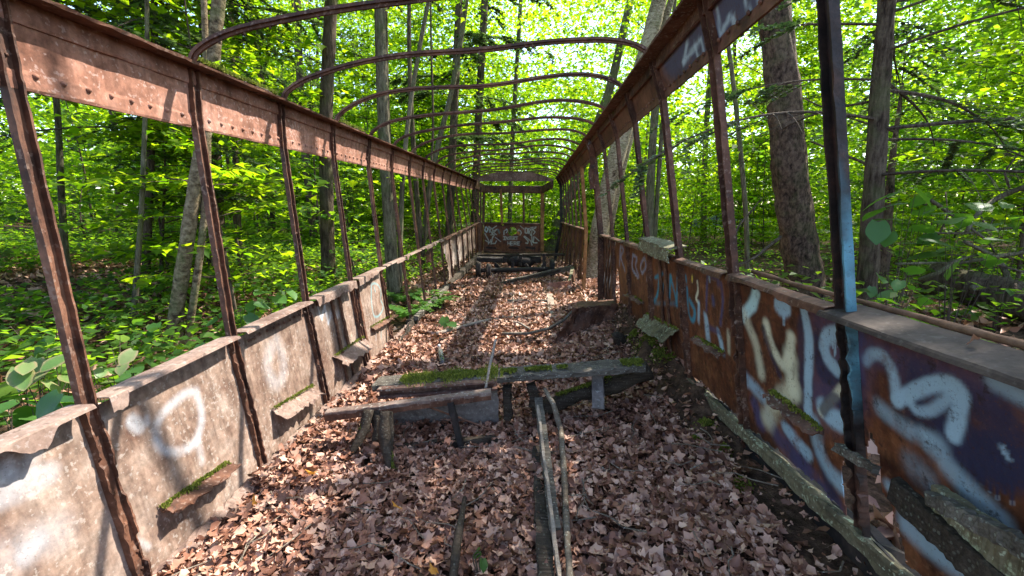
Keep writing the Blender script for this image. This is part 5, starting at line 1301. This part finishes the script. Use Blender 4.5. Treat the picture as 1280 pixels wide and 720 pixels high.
shrub('green-leaved hobblebush beside the pale one at the left', pts([(118, 475), (140, 465), (110, 488), (150, 472), (165, 462), (100, 500)], 2.0), .085, 'b')
shrub('low broad-leaved plant right at the left sill below the birch', pts([(235, 440), (250, 432), (262, 440), (275, 430), (222, 448), (285, 434)], 2.35), .075, 'b')
for i, (lb, l, y, s_) in enumerate((('broad-leaved plant in the shade left of the birch trunk', [(180, 400), (190, 420), (170, 410), (205, 425), (160, 425), (195, 405)], 3.4, .11), ('broad-leaved plant in the dark hollow at far left', [(20, 420), (45, 410), (60, 425), (30, 435), (10, 405), (70, 400)], 3.0, .11), ('broad-leaved plant right of the birch foot', [(285, 390), (300, 385), (310, 395), (270, 400), (320, 380), (295, 402)], 3.6, .10), ('broad-leaved plant between second and third left posts', [(330, 365), (345, 372), (360, 362), (318, 378), (350, 355)], 4.2, .12))):
    shrub(lb, pts(l, y), s_, 'b')
for i, (lb, l, y, s_) in enumerate((('leafy hobblebush with large dark leaves right of the slim hemlock', [(1110, 245), (1130, 255), (1150, 262), (1120, 275), (1140, 285), (1105, 262), (1160, 245), (1125, 240), (1098, 280), (1145, 238), (1170, 268), (1112, 292), (1155, 300), (1135, 305)], 3.6, .16), ('hobblebush with broad leaves among the fallen branches', [(1180, 260), (1200, 285), (1215, 300), (1190, 310), (1230, 318), (1170, 295), (1205, 270), (1240, 300), (1220, 280), (1185, 275), (1228, 262), (1195, 330), (1248, 325), (1175, 318)], 3.5, .16), ('low broad-leaved plant in the shadow beside the slim hemlock foot', [(1100, 345), (1125, 352), (1145, 360), (1160, 375), (1115, 365), (1135, 340), (1090, 360)], 3.2, .10), ('bright leafy sprig rising just over the near right sill', [(1150, 400), (1170, 408), (1185, 402), (1160, 415), (1200, 412)], 2.3, .07), ('small leafy plant behind the right sill near the frame edge', [(1250, 425), (1265, 432), (1280, 428), (1240, 432)], 2.0, .06), ('broad-leaved shrub at the foot of the thick hemlock', [(945, 350), (960, 345), (935, 340), (955, 362), (1030, 360), (1045, 345)], 5.0, .12), ('leafy shrub at the right edge below the arching dead branch', [(1260, 255), (1275, 270), (1290, 250), (1250, 280), (1285, 290), (1262, 300)], 3.9, .14))):
    shrub(lb, pts(l, y), s_, 'b')
# seedlings and single leaves on the floor
shrub('tiny green seedling in the foreground leaves', [at(600, 692, z=.10), at(604, 700, z=.09), at(598, 688, z=.12)], .04, 'b', base=at(602, 712, z=.03), name='seedling', cat='seedling')
shrub('small leafy seedling on the mid floor near the left wall', [at(556, 398, z=.15), at(562, 404, z=.12), at(551, 402, z=.1)], .13, 'b', base=at(557, 410, z=.02), name='seedling', cat='seedling')
def single(label, p, size, mat, name='fallen_leaf'):
    V, F = scatter(np.array([p]), size, LT[1], tilt=.3, droop=.3); return tag(mesh_np(name, V, F, mat), label, 'leaf')
single('orange maple leaf on the litter below the root stump', at(497, 634, z=.075), .05, L_ORANGE); single('yellow-orange leaf near the foot of the left wall', at(319, 630, z=.07), .055, L_ORANGE)
single('orange leaf at the foot of the second left panel', at(390, 591, z=.07), .05, L_ORANGE); single('orange leaf on the litter at the bottom right of centre', at(932, 600, z=.13), .045, L_ORANGE); single('tiny orange leaf at the bottom edge left of the seedling', at(542, 714, z=.07), .04, L_ORANGE)
single('green leaf lying on the litter at the lower right', at(897, 688, z=.10), .05, L_FERN)
single('dry red-brown leaf lying on the near right sill', wall('R', .98, 1.0, .03)+np.array([0, 0, .006]), .03, L_DRY)
# ferns seen through the open left bay
for i, (lb, px, py, y) in enumerate((('green fern in the open left bay by the seventh post', 541, 385, 6.0), ('small fern below the open left bay', 512, 388, 5.4), ('fern at the foot of the twin trunk', 505, 372, 6.2))):
    c = at(px, py, y=y); c[2] = float(gz(c[0], c[1])); r = thing('fern', lb, 'fern', tuple(c))
    for f in range(8):
        a = f*.8+rng.uniform(0, .4); t = np.linspace(0, 1, 12); L = rng.uniform(.35, .55); p = c+np.stack([np.cos(a)*L*t*.8, np.sin(a)*L*t*.8, L*(1.1*t-.75*t*t)], -1)
        P_, Y_, S_ = [], [], []
        for k_ in range(2, 12):
            for s_ in (-1, 1): P_.append(p[k_]); Y_.append(a-math.pi/2+s_*1.3); S_.append(.14*(1-.8*t[k_])+.02)
        V, F = scatter(np.array(P_), np.array(S_), LEAF2, yaw=np.array(Y_), tilt=.08, droop=-.1); put(mesh_np('frond', V, F, L_FERN), r)

# ================================================================== fallen wood on the right
fl = MB(); a, b = at(1165, 350, y=4.9), at(1310, 388, y=4.0); a[2] = max(a[2], .3)
fl.tube(smooth_path([a, (a+b)/2+np.array([0, 0, .03]), b], 40), .17, 24, .004, .15); tag(fl.build('fallen_log', B_DARK, None, True), 'thick rotting log lying on the forest floor at the right edge', 'log')
fb = thing('fallen_treetop', 'tangle of grey dead branches arching over the log at the right', 'dead branches', tuple(at(1230, 350, y=4.4)))
for q, r_ in (([(1300, 228), (1262, 240), (1238, 252), (1222, 266), (1208, 290)], .028), ([(1163, 250), (1185, 265), (1208, 282), (1235, 300), (1243, 315)], .016), ([(1300, 284), (1255, 285), (1200, 293), (1130, 288)], .015), ([(1300, 312), (1262, 318), (1235, 322), (1200, 330), (1170, 328), (1120, 330)], .02), ([(1262, 362), (1258, 338), (1245, 322), (1222, 310), (1205, 302)], .028), ([(1150, 350), (1175, 340), (1195, 325), (1225, 318)], .022), ([(1215, 360), (1250, 362), (1300, 366)], .03), ([(1262, 235), (1255, 215), (1275, 190)], .01), ([(1225, 262), (1232, 290), (1244, 270)], .008), ([(1300, 345), (1260, 335), (1200, 318), (1150, 318)], .01), ([(1170, 300), (1185, 270), (1182, 240)], .008), ([(1280, 330), (1290, 300), (1283, 270)], .008)):
    p = smooth_path([at(*v, y=4.4+.12*math.sin(i*1.7+r_*400)) for i, v in enumerate(q)], 18); m = MB(); m.tube(p, r_*(1-.45*np.linspace(0, 1, 18)), 7, .001, .15); put(m.build('branch', B_GREY if r_ > .012 else B_TWIG, None, True), fb)
stick('dark crooked dead limb reaching from the thick hemlock towards the right wall', [at(976, 296, y=5.3), at(960, 308, y=5.1), at(948, 319, y=5.0), at(934, 327, y=4.9), at(908, 336, y=4.8)], (.02, .014, .008), B_TWIG, name='dead_limb', cat='branch')
stick('thin dark twig rising beside the second right post', [at(916, 306, y=4.9), at(922, 285, y=4.9), at(934, 270, y=4.9), at(952, 248, y=4.9)], (.012, .006), B_TWIG, name='dead_limb', cat='branch')

# ================================================================== road and parked car in the distance
M_ROAD, nt, out = newmat('pale_gravel'); finish(nt, out, ramp(nt, noise(nt, 30, 5, .7, pos(nt)), [(.3, (.22, .2, .18)), (.7, (.42, .4, .37))]), .95)
xs = np.linspace(-12, 42, 80); ws = np.linspace(-3.2, 3.2, 9)
Pr = np.stack([np.stack([np.array([x, 33.5+.08*x+w, float(G(np.array(x), np.array(33.5+.08*x+w)))+.06]) for w in ws]) for x in xs]); m = MB(); m.grid(Pr); struct(m.build('road', M_ROAD, None, True))
pc_ = at(900, 290, y=35.0); cx, cy = pc_[0], 35.2; cz = float(G(np.array(cx), np.array(cy)))+.06
pcar = thing('parked_car', 'grey-blue car parked on the road beyond the trees at the right', 'car', (cx, cy, cz))
M_CARP, nt, out = newmat('car_paint'); b = nd(nt, 'ShaderNodeBsdfPrincipled', Roughness=.25, Metallic=.3); b.inputs['Base Color'].default_value = (.12, .15, .21, 1); nt.links.new(b.outputs[0], out.inputs['Surface'])
M_GLASS, nt, out = newmat('dark_car_glass'); b = nd(nt, 'ShaderNodeBsdfPrincipled', Roughness=.05); b.inputs['Base Color'].default_value = (.02, .025, .03, 1); nt.links.new(b.outputs[0], out.inputs['Surface'])
M_TYRE, nt, out = newmat('tyre_rubber'); b = nd(nt, 'ShaderNodeBsdfPrincipled', Roughness=.8); b.inputs['Base Color'].default_value = (.015, .015, .015, 1); nt.links.new(b.outputs[0], out.inputs['Surface'])
M_RIM, nt, out = newmat('alloy_rim'); b = nd(nt, 'ShaderNodeBsdfPrincipled', Roughness=.3, Metallic=.9); b.inputs['Base Color'].default_value = (.5, .5, .5, 1); nt.links.new(b.outputs[0], out.inputs['Surface'])
M_RED, nt, out = newmat('red_lens'); b = nd(nt, 'ShaderNodeBsdfPrincipled', Roughness=.2); b.inputs['Base Color'].default_value = (.4, .02, .02, 1); nt.links.new(b.outputs[0], out.inputs['Surface'])
O = np.array([cx, cy, cz])
def loft(secs, name, mat, smooth=False):
    m = MB(); n = len(secs[0]); V = np.concatenate([np.array(s_)+O for s_ in secs]); k_ = len(secs); F = [(i*n+j, i*n+(j+1) % n, (i+1)*n+(j+1) % n, (i+1)*n+j) for i in range(k_-1) for j in range(n)]+[tuple(range(n-1, -1, -1)), tuple((k_-1)*n+j for j in range(n))]
    m.add(V, F); return m.build(name, mat, pcar, smooth)
prof = [(-2.3, .35), (-2.35, .6), (-2.2, .78), (-1.2, .92), (1.6, .98), (2.2, .92), (2.3, .6), (2.25, .35), (1.85, .3), (1.75, .55), (1.45, .66), (1.15, .55), (1.05, .3), (-.95, .3), (-1.05, .55), (-1.35, .66), (-1.65, .55), (-1.75, .3)]
loft([[(x, w, z if abs(w) < .85 else z*.97+.02) for x, z in prof] for w in (-.9, -.8, .8, .9)], 'body', M_CARP)
cab = [(-1.15, .9), (-.35, 1.42), (1.1, 1.46), (1.9, .95)]
loft([[(x*.96 if abs(w) > .6 else x, w+(0.12 if z > 1 and w < -.6 else (-.12 if z > 1 and w > .6 else 0)), z) for x, z in cab] for w in (-.82, -.6, .6, .82)], 'cabin', M_CARP)
for (x0, x1, x2, x3) in ((-.92, -.28, .25, .25), (.33, .33, 1.0, 1.5)):
    for sy in (-1, 1):
        m = MB(); m.add(np.array([(x0, sy*.835, .96), (x3, sy*.835, .98), (x2, sy*.735, 1.36), (x1, sy*.735, 1.36)])+O, [(0, 1, 2, 3)] if sy < 0 else [(3, 2, 1, 0)]); m.build('window', M_GLASS, pcar)
for x in (-1.35, 1.45):
    for sy in (-1, 1):
        c = O+np.array([x, sy*.82, .32]); m = MB(); m.tube(lin(c-np.array([0, .1, 0]), c+np.array([0, .1, 0]), 4), [.30, .32, .32, .30], 18); w_ = m.build('wheel', M_TYRE, pcar, False)
        m = MB(); m.tube(lin(c+np.array([0, sy*.095, 0]), c+np.array([0, sy*.115, 0]), 3), [.2, .2, .12], 14); nest(m.build('wheel_rim', M_RIM, pcar, False), w_)
for sy in (-1, 1):
    m = MB(); m.bar(O+np.array([2.2, sy*.62, .8]), O+np.array([2.33, sy*.62, .8]), .3, .14, seg=2, jit=0); m.build('tail_light', M_RED, pcar)
    m = MB(); m.bar(O+np.array([-2.36, sy*.62, .68]), O+np.array([-2.2, sy*.62, .7]), .3, .12, seg=2, jit=0); m.build('headlight', M_RIM, pcar)
